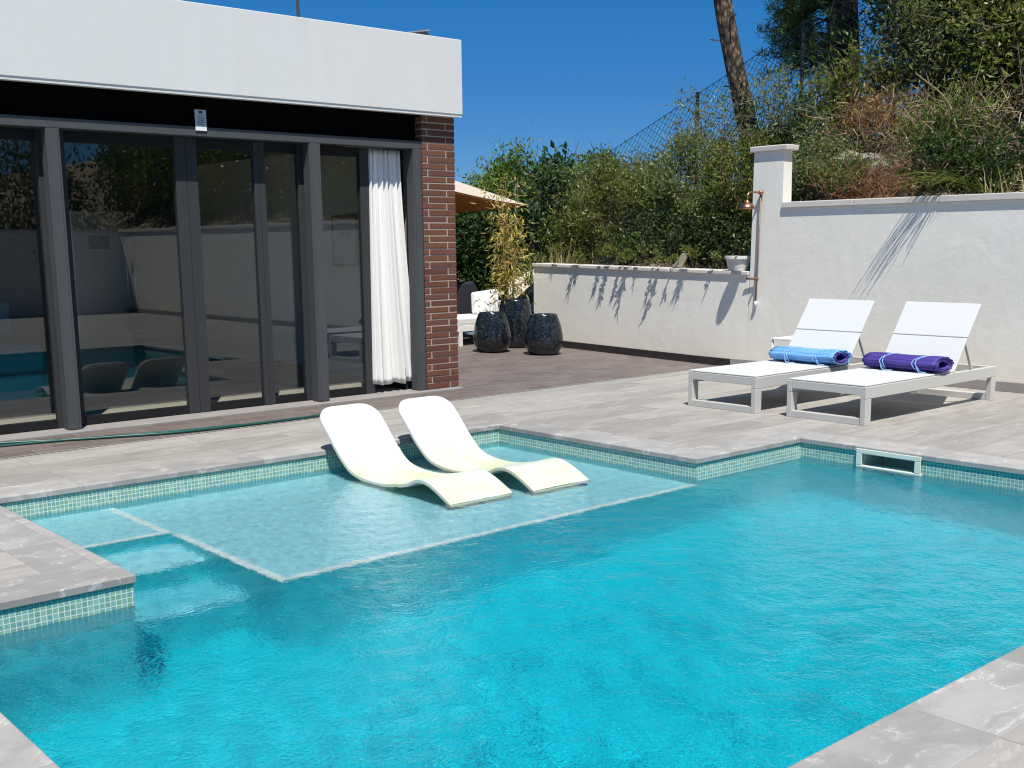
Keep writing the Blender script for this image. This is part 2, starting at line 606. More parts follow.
    def build(s, name, m, parent=None, smooth=False, bevel=0., seg=2, org=None):
        v = np.concatenate(s.v) if s.v else np.zeros((0, 3))
        if parent is not None and org is None:
            org = ORG[parent.name]
        if org is not None:
            v = v - np.array(org)
        me = bpy.data.meshes.new(name)
        me.from_pydata(v.tolist(), [], s.f)
        me.materials.append(m)
        # box-projected UVs in metres
        nl = len(me.loops)
        vi = np.zeros(nl, int)
        me.loops.foreach_get('vertex_index', vi)
        npol = len(me.polygons)
        nor = np.zeros(npol * 3)
        me.polygons.foreach_get('normal', nor)
        nor = np.abs(nor.reshape(-1, 3))
        tot = np.zeros(npol, int)
        me.polygons.foreach_get('loop_total', tot)
        ax = np.repeat(nor.argmax(1), tot) if npol else np.zeros(0, int)
        wv = v[vi] + (np.array(org) if org is not None else 0)
        uv = np.where((ax == 0)[:, None], wv[:, [1, 2]], np.where((ax == 1)[:, None], wv[:, [0, 2]], wv[:, [0, 1]]))
        lay = me.uv_layers.new(name='UVMap')
        lay.data.foreach_set('uv', uv.ravel())
        if smooth:
            me.polygons.foreach_set('use_smooth', [True] * npol)
        o = link(bpy.data.objects.new(name, me))
        if org is not None and parent is None:
            o.location = org
        if parent is not None:
            o.parent = parent
            PARENT_ORG = ORG[parent.name]
            o.location = tuple(a - b for a, b in zip(org, PARENT_ORG))
        ORG[o.name] = tuple(org) if org is not None else (0, 0, 0)
        if bevel:
            b = o.modifiers.new('bevel', 'BEVEL')
            b.width = bevel
            b.segments = seg
            b.limit_method = 'ANGLE'
            b.angle_limit = R(40)
        return o


ORG = {}


def tag(o, label=None, cat=None, group=None, kind=None):
    if label:
        o['label'] = label
    if cat:
        o['category'] = cat
    if group:
        o['group'] = group
    if kind:
        o['kind'] = kind
    return o


def thing(name, label, cat, loc, group=None):
    o = link(bpy.data.objects.new(name, None))
    o.location = loc
    o.empty_display_size = .1
    ORG[o.name] = tuple(loc)
    return tag(o, label, cat, group)


def struct(name, mb, m, **k):
    o = mb.build(name, m, None, **k)
    return tag(o, kind='structure')


def copy_tree(o, parent=None):
    c = o.copy()
    SC.collection.objects.link(c)
    if parent is not None:
        c.parent = parent
    for ch in list(o.children):
        copy_tree(ch, c)
    return c


# ------------------------------------------------------------------ ground, deck, pool
PX0, PX1, PY0, PY1 = 1.034, 7.37, 1.78, 5.02       # main pool
SX0, SX1, SY1 = 2.02, 6.12, 7.17                   # bay with steps and shelf
DZ = .04                                            # thickness of the coping
LIP = .012

g = MB()
for (a, b, c, d) in ((-300, -9, -300, 300), (-9, 11.45, -300, -9), (-9, 11.45, 16.5, 300)):
    g.add([(a, c, -.05), (b, c, -.05), (b, d, -.05), (a, d, -.05)], [(0, 1, 2, 3)])
struct('ground', g, M['ground'])


def bankz(x, y):
    """slope behind the walls: high and steep beside the tall wall, lower beyond the pillar"""
    k = 1 / (1 + np.exp((y - 8.5) / .25))
    far = np.clip((14.5 - y) / 4.5, 0, 1)
    z0 = 1.05 + .78 * k - .9 * np.clip((y - 12.2) / 2, 0, 1)
    sl = .58 * k + (.42 * far) * (1 - k)
    dx = np.clip(x - 11.45, 0, None)
    z = z0 + sl * np.minimum(dx, 5) + .1 * sl * np.clip(dx - 5, 0, 20)
    return z + .12 * np.sin(x * 2.3 + y * 1.7) * np.minimum(dx, 1) + .08 * np.sin(y * 3.1 - x)


xs = np.concatenate([np.arange(11.42, 20, .3), np.arange(20, 60, 4), np.arange(60, 301, 40)])
ys = np.concatenate([np.arange(-300, -20, 40), np.arange(-20, 30, .4), np.arange(30, 301, 30)])
Xg, Yg = np.meshgrid(xs, ys, indexing='ij')
bk = MB()
bk.grid(np.stack([Xg, Yg, bankz(Xg, Yg)], -1))
struct('hillside', bk, M['ground'], smooth=True)


# paved deck: rectangles round the pool at z = 0 (a slab 4 cm thick)
def slab(mb, rects, z0, z1):
    for (a, b, c, d) in rects:
        mb.box(a, b, c, d, z0, z1)


CW = .32
YN0, YN1 = 8.52, 8.76


def yn(x):
    return YN0 + (YN1 - YN0) * (x - 2) / 9.15


dk = MB()
slab(dk, [(-9, PX0 - CW, -9, SY1 + CW), (PX0 - CW, 11.3, -9, PY0 - CW), (PX1 + CW, 11.3, PY0 - CW, PY1 + CW),
          (PX0 - CW, SX0 - CW, PY1 - .035 + CW, SY1 + CW), (SX1 + CW, 11.3, PY1 + CW, SY1 + CW)], -DZ, 0)
dk.add([(-9, SY1 + CW, 0), (11.3, SY1 + CW, 0), (11.3, yn(11.3), 0), (-9, yn(-9), 0)], [(0, 1, 2, 3)])
struct('pool_deck', dk, M['deck'])

FY = PY1 - .035
cp = MB()


def strip(mb, a, b, c, d):
    mb.box(a, b, c, d, -DZ, .002)


strip(cp, PX0 - CW, PX1 + CW, PY0 - CW, PY0)             # near side
strip(cp, PX0 - CW, PX0, PY0, FY + CW)                   # left end
strip(cp, PX0, SX0, FY, FY + CW)                         # left of the steps
strip(cp, SX0 - CW, SX0, FY + CW, SY1 + CW)              # side of the steps
strip(cp, SX0, SX1 + CW, SY1, SY1 + CW)                  # house side
strip(cp, SX1, SX1 + CW, PY1 + CW, SY1)                  # side of the shelf
strip(cp, SX1, PX1, PY1, PY1 + CW)
strip(cp, PX1, PX1 + CW, PY0, PY1 + CW)                  # far end
struct('pool_coping', cp, M['coping'], bevel=.006)

# terrace of small dark red tiles beyond the deck, rising gently to the far wall


def terz(y):
    return max(0., (y - 8.9)) * .021


tr_ = MB()
yy = [8.9, 10., 11, 12, 13, 14.5, 16.6]
tr_.add([(-9, yn(-9), .0), (11.3, yn(11.3), .0), (11.3, 8.9, .0), (-9, 8.9, .0)], [(0, 1, 2, 3)])
for i in range(len(yy) - 1):
    a, b = yy[i], yy[i + 1]
    tr_.add([(-9, a, terz(a)), (11.4, a, terz(a)), (11.4, b, terz(b)), (-9, b, terz(b))], [(0, 1, 2, 3)])
struct('terrace', tr_, M['terrace'])
ed = MB()
for k in range(0, 40):
    pass
ed.add([(-9, yn(-9) - .012, .004), (11.15, yn(11.15) - .012, .004), (11.15, yn(11.15) + .012, .004), (-9, yn(-9) + .012, .004)], [(0, 1, 2, 3)])
struct('terrace_edge_strip', ed, M['skirt'])

# pool shell
ZF, ZSH, ZST, ZS2, ZS3, ZW = -1.35, -.33, -.27, -.52, -.85, -.148
recv = []
pw = MB()   # band of pale mosaic round the waterline


def wallx(mb, x, y0, y1, z0, z1, s):
    q = [(x, y0, z0), (x, y1, z0), (x, y1, z1), (x, y0, z1)]
    mb.add(q if s < 0 else q[::-1], [(0, 1, 2, 3)])


def wally(mb, y, x0, x1, z0, z1, s):
    q = [(x0, y, z0), (x1, y, z0), (x1, y, z1), (x0, y, z1)]
    mb.add(q if s > 0 else q[::-1], [(0, 1, 2, 3)])


ax0, ax1, ay0, ay1 = PX0 - LIP, PX1 + LIP, PY0 - LIP, PY1 + LIP
fy = FY + LIP
bx0, bx1, by1 = SX0 - LIP, SX1 + LIP, SY1 + LIP
SK0, SK1, SKB, SKT = 4.05, 4.48, -.205, -.045   # skimmer mouth in the far end wall


def shell(mb, z0, z1):
    wally(mb, ay0, ax0, ax1, z0, z1, 1)
    wallx(mb, ax0, ay0, fy, z0, z1, 1)
    wally(mb, fy, ax0, bx0, z0, z1, -1)
    wallx(mb, bx0, fy, by1, z0, z1, 1)
    wally(mb, by1, bx0, bx1, z0, z1, -1)
    wallx(mb, bx1, ay1, by1, z0, z1, -1)
    wally(mb, ay1, bx1, ax1, z0, z1, -1)
    for a, b in ((ay0, SK0), (SK1, ay1)):
        wallx(mb, ax1, a, b, z0, z1, -1)
    if z0 < SKB:
        wallx(mb, ax1, SK0, SK1, z0, min(z1, SKB), -1)


shell(pw, -.168, -DZ)

o = struct('pool_wall_mosaic', pw, M['mosaic'])
recv.append(o)
pm = MB()
shell(pm, -.36, -.168)
recv.append(struct('pool_wall', pm, M['step']))  # wall below the waterline, water tint put into its colour
pd = MB()
pdw = MB()
shell(pdw, ZF, -.36)
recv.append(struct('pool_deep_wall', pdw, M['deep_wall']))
pd.add([(ax0, ay0, ZF), (ax1, ay0, ZF), (ax1, by1, ZF), (ax0, by1, ZF)], [(0, 1, 2, 3)])
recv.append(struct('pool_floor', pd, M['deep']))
XS = 2.79
sh = MB()
sh.add([(XS, PY1, ZSH), (bx1, PY1, ZSH), (bx1, by1, ZSH), (XS, by1, ZSH)], [(0, 1, 2, 3)])
sh.add([(bx0, 6.3, ZST), (XS, 6.3, ZST), (XS, by1, ZST), (bx0, by1, ZST)], [(0, 1, 2, 3)])
wallx(sh, XS, 6.3, by1, ZSH, ZST, 1)
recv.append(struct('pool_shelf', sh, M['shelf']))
s2 = MB()
s2.add([(bx0, 5.84, ZS2), (XS, 5.84, ZS2), (XS, 6.3, ZS2), (bx0, 6.3, ZS2)], [(0, 1, 2, 3)])
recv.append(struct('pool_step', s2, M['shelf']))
sr = MB()
wally(sr, PY1, XS, bx1, ZF, ZSH, -1)
wallx(sr, XS, PY1, 6.3, ZF, ZSH, -1)
wally(sr, 6.3, bx0, XS, ZS2, ZST, -1)
wally(sr, 5.84, bx0, XS, ZS3, ZS2, -1)
s2 = MB()
s2.add([(bx0, 5.40, ZS3), (XS, 5.40, ZS3), (XS, 5.84, ZS3), (bx0, 5.84, ZS3)], [(0, 1, 2, 3)])
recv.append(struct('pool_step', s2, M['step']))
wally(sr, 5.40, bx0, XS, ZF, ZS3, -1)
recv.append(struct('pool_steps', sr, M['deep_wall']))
st2 = MB()   # edges of the lower treads
for y_, z_ in ((5.84, ZS2), (5.40, ZS3)):
    st2.add([(bx0, y_, z_ + .004), (XS, y_, z_ + .004), (XS, y_ + .04, z_ + .004), (bx0, y_ + .04, z_ + .004)], [(0, 1, 2, 3)])
recv.append(struct('pool_step_edges', st2, M['shelf']))
se = MB()   # pale edging of the shelf and of the first step
zz = .004
E = .055
for (a, b, c, d, z) in ((XS, bx1, PY1, PY1 + E, ZSH), (XS, XS + E, PY1 + E, 6.3, ZSH), (bx0, XS - E, 6.3, 6.3 + E, ZST), (XS - E, XS, 6.3, by1, ZST)):
    se.add([(a, c, z + zz), (b, c, z + zz), (b, d, z + zz), (a, d, z + zz)], [(0, 1, 2, 3)])
recv.append(struct('pool_edge_tiles', se, M['white_mosaic']))

# water surface with real ripples
stp = .012
wx = np.arange(ax0, ax1 + stp, stp)
wy = np.arange(ay0, by1 + stp, stp)
wx[-1], wy[-1] = ax1, by1
GX, GY = np.meshgrid(wx, wy, indexing='ij')
rng = np.random.default_rng(5)
Z = np.zeros_like(GX)
for k in range(130):
    lam = math.exp(rng.uniform(math.log(.06), math.log(.30)))
    th = rng.normal(.9, 1.15)
    amp = .00079 * lam ** .9 * rng.uniform(.3, 1.)
    kx, ky = 2 * PI / lam * math.cos(th), 2 * PI / lam * math.sin(th)
    Z += amp * np.sin(kx * GX + ky * GY + rng.uniform(0, 6.28) + .6 * np.sin(GX * 1.3 + GY * .7 + k))
inside = ((GY[:-1, :-1] < fy - .001) | ((GX[:-1, :-1] >= bx0 - stp) & (GX[1:, 1:] <= bx1 + stp))) & \
         ((GY[:-1, :-1] < ay1 - .001) | (GX[1:, 1:] <= bx1 + stp))
idx = np.arange(GX.size).reshape(GX.shape)
F = np.stack([idx[:-1, :-1], idx[1:, :-1], idx[1:, 1:], idx[:-1, 1:]], -1)[inside]
wm = MB()
wm.add(np.stack([GX, GY, ZW + Z], -1).reshape(-1, 3), F)
wo = struct('pool_water', wm, M['water'], smooth=True)
wo.cycles.is_caustics_caster = True

# skimmer
sk = thing('pool_skimmer', 'cream plastic skimmer mouth set in the pool wall under the coping', 'skimmer', (ax1, 4.265, -.12))
m = MB()
fx0, fx1 = ax1 - .022, ax1 + .012
yo0, yo1 = 4.005, 4.525
m.box(fx0, PX1 - .002, yo0, yo1, -.05, -.014)
m.box(fx0, fx1, yo0, yo1, -.172, -.138)
m.box(fx0, PX1 - .002, yo0, yo0 + .05, -.138, -.0502)
m.box(fx0, PX1 - .002, yo1 - .05, yo1, -.138, -.0502)
recv.append(m.build('mouth_frame', M['skim'], sk, bevel=.006))
m = MB()
m.box(ax1 + .3, ax1 + .32, 4.0, 4.53, -.26, -.05)
m.box(ax1 + .014, ax1 + .3, 4.02, 4.05, -.26, -.05)
m.box(ax1 + .014, ax1 + .3, 4.48, 4.51, -.26, -.05)
m.box(ax1 + .014, ax1 + .3, 4.05, 4.48, -.26, -.24)
m.box(ax1 + .014, ax1 + .3, 4.05, 4.48, -.052, -.044)
recv.append(m.build('throat', M['skim'], sk))
m = MB()
m.box(ax1 + .12, ax1 + .13, 4.06, 4.47, -.23, -.15)
recv.append(m.build('weir_flap', M['skim'], sk))

# ------------------------------------------------------------------ house
HF = 9.33        # front plane of posts and header
HP = 9.5         # front plane of the sliding panels
HX = 7.41
house = thing('house', 'low house with white roof band, dark sliding glass doors and brown brick corner', 'house', (2., 9.4, 0))
m = MB()
m.box(-9, HX + .02, 9.2, 9.42, 2.80, 3.525)
m.box(HX - .28, HX + .02, 9.42, 15, 2.80, 3.525)
m.box(-9, HX - .28, 14.8, 15, 2.80, 3.525)
m.build('roof_band', M['fascia'], house, bevel=.006)
m = MB()
m.box(-9, HX - .28, 9.42, 14.8, 2.83, 3.3)
m.build('roof_deck', M['skirt'], house)
m = MB()
m.box(-9, HX + .012, 9.208, 9.28, 2.775, 2.80)
m.build('drip_edge', M['fascia'], house)
m = MB()
m.box(-9, 6.985, 9.42, 9.62, 2.535, 2.829)
m.box(-9, 6.985, 9.30, 9.42, 2.77, 2.798)
m.build('lintel', M['black'], house)
m = MB()
m.box(-9, 6.99, HF, HF + .1, 2.452, 2.53)
m.build('header_rail', M['alu'], house, bevel=.003)
for a, b in ((3.302, 3.410), (5.698, 5.817), (6.889, 6.99), (-.1, .01)):
    m = MB()
    m.box(a, b, HF + .002, HF + .12, .03, 2.451)
    m.box(a + .02, b - .02, HF - .006, HF + .001, .032, 2.449)
    m.build('door_post', M['alu'], house, bevel=.003)
# brick corner: every brick its own block over a mortar core
m = MB()
cx0, cx1, cy0, cy1 = 6.995, HX, 9.32, 9.78
m.box(cx0 + .006, cx1 - .006, cy0 + .006, cy1, .03, 2.815)
core = m.build('brick_pier', M['mortar'], house)
m = MB()
rowh = .0655
rngb = random.Random(3)
i = 0
z = .035
while z + .053 < 2.80:
    w = cx1 - cx0
    xs_ = [(0, .062), (.076, w)] if i % 2 else [(0, w - .118), (w - .104, w)]
    for a, b in xs_:
        j = rngb.uniform(-.002, .003)
        m.box(cx0 + a, cx0 + b, cy0 + j, cy0 + .1 + (.015 if i % 2 else 0), z, z + .053)
    for a, b in (((.13, .29), (.305, .45)) if i % 2 else ((.115, .22), (.235, .45))):
        m.box(cx1 - .1, cx1 + rngb.uniform(-.003, .002), cy0 + a, cy0 + b, z, z + .053)
    z += rowh
    i += 1
m.build('bricks', M['brick'], core, bevel=.004, org=ORG[core.name])
m = MB()
m.box(HX - .25, HX - .01, 9.79, 14.8, .0, 2.8)
m.build('wall', M['int_wall'], house)
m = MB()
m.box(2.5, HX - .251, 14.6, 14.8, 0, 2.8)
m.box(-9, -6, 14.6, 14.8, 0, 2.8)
m.box(-6, 2.5, 14.6, 14.8, 0, .5)  # unseen rear opening above, added to let daylight onto the side wall
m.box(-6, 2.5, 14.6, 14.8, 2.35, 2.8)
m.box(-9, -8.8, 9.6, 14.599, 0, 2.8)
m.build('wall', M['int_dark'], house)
m = MB()
m.box(-8.8, HX - .26, 9.63, 14.6, -.04, .03)
m.build('floor', M['int_floor'], house)
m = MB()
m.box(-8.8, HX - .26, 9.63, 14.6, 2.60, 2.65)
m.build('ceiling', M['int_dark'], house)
m = MB()
m.box(-9, 7.40, 9.235, 9.628, .002, .026)
m.build('threshold_step', M['skirt'], house, bevel=.006)
# roof vent and antenna on the roof
m = MB()
m.hexa([(6.95, 9.55, 3.50), (7.36, 9.55, 3.50), (7.36, 10.0, 3.50), (6.95, 10.0, 3.50)],
       [(6.86, 9.52, 3.55), (7.24, 9.52, 3.635), (7.24, 10.05, 3.635), (6.86, 10.05, 3.55)])
rv = m.build('roof_vent', M['alu'], house)
m = MB()
m.hexa([(6.84, 9.50, 3.553), (7.26, 9.50, 3.638), (7.26, 10.07, 3.638), (6.84, 10.07, 3.553)],
       [(6.84, 9.50, 3.565), (7.26, 9.50, 3.650), (7.26, 10.07, 3.650), (6.84, 10.07, 3.565)])
m.build('cover', M['skirt'], rv, org=ORG[rv.name])
m = MB()
m.tube([(5.93, 9.8, 3.3), (5.91, 9.8, 4.6)], .016, 8)
m.tube([(6.0, 9.9, 3.3), (5.98, 9.9, 4.6)], .008, 6)
m.build('antenna_pole', M['alu'], house)


def panel(x0, x1, lw_, rw, y=HP, dark=True):
    """one sliding glass leaf: frame with stiles of width lw_ and rw, and the pane"""
    z0, z1 = .03, 2.45
    m = MB()
    d = .06
    m.box(x0, x0 + lw_, y, y + d, z0, z1)
    m.box(x1 - rw, x1, y, y + d, z0, z1)
    for a, b in ((z0, z0 + .072), (2.36, z1)):
        m.box(x0 + lw_, x1 - rw, y + .003, y + d - .003, a, b)
    f = m.build('glass_door', M['alu_mid'], house, bevel=.003)
    f.data.materials.append(M['alu_dark'])
    for k in range(12, 24):
        f.data.polygons[k].material_index = 1
    m = MB()
    m.box(x0 + lw_, x1 - rw, y + .024, y + .036, z0 + .072, 2.36)
    m.build('pane', M['glass'], f, org=ORG[f.name])
    return f


panel(-3.3, -.1, .1, .1)
panel(-.1, 3.40, .1, .12)
panel(3.405, 4.553, .1, .103)
panel(4.556, 5.266, .101, .056)
panel(5.268, 5.76, .055, .09)
panel(5.762, 6.47, .1, .106)
# open leaf folded back behind the curtain gap
m = MB()
m.box(6.86, 6.90, 9.52, 9.58, .03, 2.45)
m.box(6.86, 6.90, 10.1, 10.16, .03, 2.45)
m.box(6.863, 6.897, 9.58, 10.1, .03, .1)
m.box(6.863, 6.897, 9.58, 10.1, 2.36, 2.45)
f = m.build('glass_door', M['alu_dark'], house)
m = MB()
m.box(6.874, 6.886, 9.58, 10.1, .1, 2.36)
m.build('pane', M['glass'], f, org=ORG[f.name])

# curtain hanging in the open gap
cu = thing('curtain', 'white pleated curtain hanging in the open door beside the brick corner', 'curtain', (6.66, 9.6, .1))
m = MB()
nu, nv = 160, 40
P = np.zeros((nu, nv, 3))
for i in range(nu):
    u = i / (nu - 1)
    for j in range(nv):
        v = j / (nv - 1)
        xl = 6.455 + (6.405 - 6.455) * (1 - v)
        xr = 6.86 + (1 - v) ** 1.6 * .175
        x = xl + (xr - xl) * u
        ph = u * 2 * PI * 7.2 + .8 * math.sin(u * 9) + .4 * (1 - v) * math.sin(5 * u)
        a = .018 + .02 * (1 - v)
        y = 9.50 + a * math.sin(ph) + .008 * math.sin(2.3 * ph + 2 * v)
        P[i, j] = (x + .006 * math.cos(ph), y, .11 + v * 2.33 + (.012 * math.sin(u * 17) * (1 - v)))
m.grid(P)
cc = m.build('cloth', M['curtain'], cu, smooth=True)
sd_ = cc.modifiers.new('thick', 'SOLIDIFY')
sd_.thickness = .003

# notice above the doors
no = thing('notice', 'small grey-blue notice stuck on the dark lintel above the glass doors', 'notice', (4.62, 9.32, 2.58))
m = MB()
m.box(4.572, 4.676, 9.318, 9.323, 2.532, 2.672)
m.build('plate', M['notice'], no)
m = MB()
m.box(4.573, 4.676, 9.318, 9.323, 2.498, 2.531)
m.build('white_band', M['white_metal'], no)
m = MB()
m.box(4.606, 4.640, 9.3145, 9.317, 2.640, 2.662)
m.build('symbol', M['ink'], no)
m = MB()
for k, (a, b) in enumerate(((4.60, 4.652), (4.592, 4.66), (4.596, 4.655), (4.592, 4.662), (4.6, 4.648))):
    zz_ = 2.622 - k * .018
    m.box(a, b, 9.3145, 9.317, zz_ - .004, zz_)
m.build('lettering', M['ink'], no)

# inside: teal sofa, fridge, framed prints
ts = thing('indoor_sofa', 'teal sofa end inside the house behind the leftmost glass', 'sofa', (2.9, 11.6, .03))
m = MB()
m.box(1.6, 3.80, 11.3, 12.3, .05, .31)
m.build('base', M['teal'], ts, bevel=.06, seg=4)
m = MB()
m.box(1.62, 3.82, 11.28, 12.3, .315, .60)
m.build('seat_cushion', M['teal'], ts, bevel=.07, seg=4)
m = MB()
m.box(1.6, 3.8, 12.1, 12.45, .60, 1.0)
m.build('backrest', M['teal'], ts, bevel=.07, seg=4)
fr = thing('refrigerator', 'tall steel fridge with a dark display standing inside the house', 'fridge', (5.3, 13.8, .03))
m = MB()
m.box(4.98, 5.64, 13.5, 14.3, .05, 1.95)
m.build('cabinet', M['steel'], fr, bevel=.012)
for x in (5.60, 5.69):
    m = MB()
    m.tube([(x, 13.44, .5), (x, 13.44, 1.85)], .014, 8)
    m.build('handle', M['steel'], fr, smooth=True)
m = MB()
m.box(5.18, 5.42, 13.485, 13.499, 1.50, 1.66)
m.build('display', M['screen'], fr)


def framed(y0, y1, z0, z1, label, word):
    x = HX - .252
    t = thing('framed_print', label, 'picture', (x, (y0 + y1) / 2, z0), 'framed prints on the inside wall')
    m = MB()
    w = .03
    for a, b, c, d in ((y0, y1, z0, z0 + w), (y0, y1, z1 - w, z1), (y0, y0 + w, z0 + w, z1 - w), (y1 - w, y1, z0 + w, z1 - w)):
        m.box(x - .02, x - .001, a, b, c, d)
    m.build('frame', M['wood'], t)
    m = MB()
    m.box(x - .008, x - .002, y0 + w, y1 - w, z0 + w, z1 - w)
    p = m.build('print', M['paper'], t)
    cuv = bpy.data.curves.new('lettering', 'FONT')
    cuv.body = word
    cuv.size = .1
    cuv.extrude = .0008
    cuv.align_x = 'CENTER'
    cuv.materials.append(M['ink'])
    tmp = link(bpy.data.objects.new('lettering_curve', cuv))
    bpy.context.view_layer.update()
    me = bpy.data.meshes.new_from_object(tmp.evaluated_get(bpy.context.evaluated_depsgraph_get()))
    bpy.data.objects.remove(tmp)
    o = link(bpy.data.objects.new('lettering', me))
    o.parent = p
    org = ORG[p.name]
    o.location = (x - .0098 - org[0], (y0 + y1) / 2 - org[1], z0 + (z1 - z0) * .6 - org[2])
    o.rotation_euler = (PI / 2, 0, -PI / 2)
    return t


framed(10.75, 11.28, 1.27, 1.85, 'framed print reading sauna on the wall inside the glass doors', 'sauna')
framed(10.12, 10.65, 1.27, 1.85, 'framed print half hidden by the white curtain inside the house', 'h')

# hose lying along the doors
hs = MB()
pts = [(-.5, 9.22), (1.2, 9.20), (2.4, 9.17), (2.75, 9.12), (3.1, 8.97), (3.5, 8.83), (3.95, 8.68), (4.66, 8.63), (5.3, 8.65), (5.7, 8.72), (5.9, 8.95)]


def spline(pts, n=8):
    out = []
    P = [np.array(p, float) for p in pts]
    P = [2 * P[0] - P[1]] + P + [2 * P[-1] - P[-2]]
    for i in range(1, len(P) - 2):
        for k in range(n):
            t = k / n
            a, b, c, d = P[i - 1:i + 3]
            out.append(.5 * (2 * b + (c - a) * t + (2 * a - 5 * b + 4 * c - d) * t * t + (3 * b - a - 3 * c + d) * t ** 3))
    out.append(P[-2])
    return out


hs.tube([(p[0], p[1], .014 + terz(p[1])) for p in spline(pts)], .012, 8)
pts2 = [(-.5, 9.05), (1.5, 9.10), (2.5, 9.06), (3.3, 8.92), (4.0, 8.74), (4.5, 8.665)]
hs.tube([(p[0], p[1], .014) for p in spline(pts2)], .010, 8)
tag(hs.build('garden_hose', M['hose'], None, smooth=True, org=(3, 9, 0)), 'dark green hose lying along the foot of the glass doors', 'hose')

# ------------------------------------------------------------------ boundary walls
XW = 11.12
hw = thing('high_wall', 'tall white rendered wall with stone coping behind the two loungers', 'wall', (XW, 2, 0))
m = MB()
m.box(XW, XW + .28, -8, 7.93, -.05, 1.885)
m.build('wall_body', M['wall'], hw)
m = MB()
y = -8.0
while y < 7.92:
    b = min(y + 1.0, 7.928)
    m.box(XW - .03, XW + .34, y, b - .006, 1.886, 1.955)
    y += 1.0
m.build('wall_coping', M['coping_wall'], hw, bevel=.008)
m = MB()
m.box(XW - .014, XW - .001, -8, 8.62, .001, .1)
m.build('skirting', M['skirt'], hw, bevel=.003)
rw = thing('return_wall', 'white rendered wall closing the far end of the pool yard', 'wall', (4, -8, 0))
m = MB()
m.box(-9, XW - .001, -8.28, -8, -.05, 1.885)
m.build('wall_body', M['wall'], rw)
m = MB()
m.box(-9, XW - .032, -8.32, -7.97, 1.886, 1.955)
m.build('wall_coping', M['coping_wall'], rw)

pl = thing('wall_pillar', 'white square pillar with a flat cap at the end of the tall wall', 'pillar', (XW, 8.14, 0))
m = MB()
m.hexa([(XW, 7.93, -.05), (XW + .20, 7.93, -.05), (XW + .20, 8.376, -.05), (XW, 8.376, -.05)],
       [(XW, 7.93, 2.535), (XW + .16, 7.93, 2.535), (XW + .16, 8.345, 2.535), (XW, 8.345, 2.535)])
m.build('shaft', M['wall'], pl)
m = MB()
m.hexa([(XW - .035, 7.87, 2.536), (XW + .20, 7.87, 2.536), (XW + .20, 8.385, 2.536), (XW - .035, 8.385, 2.536)],
       [(XW - .04, 7.865, 2.60), (XW + .205, 7.865, 2.60), (XW + .205, 8.39, 2.60), (XW - .04, 8.39, 2.60)])
m.build('cap', M['coping_wall'], pl, bevel=.01)

lw2 = thing('low_wall', 'low white rendered wall with stone coping running to the black pots', 'wall', (XW, 10.3, 0))
y0, y1 = 8.376, 12.2


def lwz(y):
    return 1.115 + (y - 8.4) / 3.8 * .075


m = MB()
m.hexa([(XW, y0, -.05), (XW + .26, y0, -.05), (XW + .26, y1, -.05), (XW, y1, -.05)],
       [(XW, y0, lwz(y0)), (XW + .26, y0, lwz(y0)), (XW + .26, y1, lwz(y1)), (XW, y1, lwz(y1))])
m.build('wall_body', M['wall'], lw2)
m = MB()
yb = y0
while yb < y1 - .05:
    ye = min(yb + .62, y1 + .02)
    q = lambda yv, xx, dz: (xx, yv, lwz(yv) + dz)
    m.hexa([q(yb + .002, XW - .028, .001), q(yb + .002, XW + .32, .001), q(ye - .004, XW + .32, .001), q(ye - .004, XW - .028, .001)],
           [q(yb + .002, XW - .028, .045), q(yb + .002, XW + .32, .045), q(ye - .004, XW + .32, .045), q(ye - .004, XW - .028, .045)])
    yb = ye
m.build('wall_coping', M['coping_wall'], lw2, bevel=.006)
m = MB()
yb = 8.63
while yb < y1 - .05:
    ye = min(yb + .62, y1)
    zb, ze = terz(yb), terz(ye)
    m.hexa([(XW - .013, yb, zb - .01), (XW - .001, yb, zb - .01), (XW - .001, ye - .006, ze - .01), (XW - .013, ye - .006, ze - .01)],
           [(XW - .013, yb, zb + .095), (XW - .001, yb, zb + .095), (XW - .001, ye - .006, ze + .095), (XW - .013, ye - .006, ze + .095)])
    yb = ye
m.build('skirting', M['skirt_dark'], lw2)

# outdoor shower
sw = thing('outdoor_shower', 'copper outdoor shower fixed on the white pillar', 'shower', (XW, 8.2, .75))
m = MB()
xp = XW - .035
m.tube([(xp, 8.215, 2.06), (xp, 8.235, 1.1), (xp, 8.245, .78)], .009, 10)
m.build('riser_pipe', M['copper_dull'], sw, smooth=True)
m = MB()
arm = [(xp, 8.213, 2.07)] + [(xp - .02 - k * .05, 8.21, 2.075) for k in range(4)]
for k in range(7):
    t = k / 6 * PI / 2
    arm.append((xp - .19 - .07 * math.sin(t), 8.21, 2.005 + .07 * math.cos(t)))
arm.append((xp - .26, 8.21, 1.96))
m.tube(arm, .0115, 10)
m.lathe([(.02, 2.05), (.03, 2.06), (.03, 2.085), (.02, 2.095)], (xp, 8.213), 14)
m.build('arm', M['copper'], sw, smooth=True)
m = MB()
m.lathe([(.014, 1.985), (.024, 1.97), (.03, 1.955), (.045, 1.948), (.075, 1.93), (.09, 1.905), (.094, 1.885), (.088, 1.878), (.06, 1.88)], (xp - .26, 8.21), 28)
m.build('shower_head', M['copper'], sw, smooth=True)
m = MB()
m.tube([(xp, 8.24, 1.075), (xp - .012, 8.38, 1.075)], .012, 8)
m.lathe([(.017, 1.055), (.021, 1.06), (.021, 1.09), (.017, 1.095)], (xp, 8.24), 12)
m.tube([(xp - .01, 8.24, 1.075), (xp - .05, 8.24, 1.075)], .011, 8)
m.build('valve', M['copper_dull'], sw, smooth=True)
m = MB()
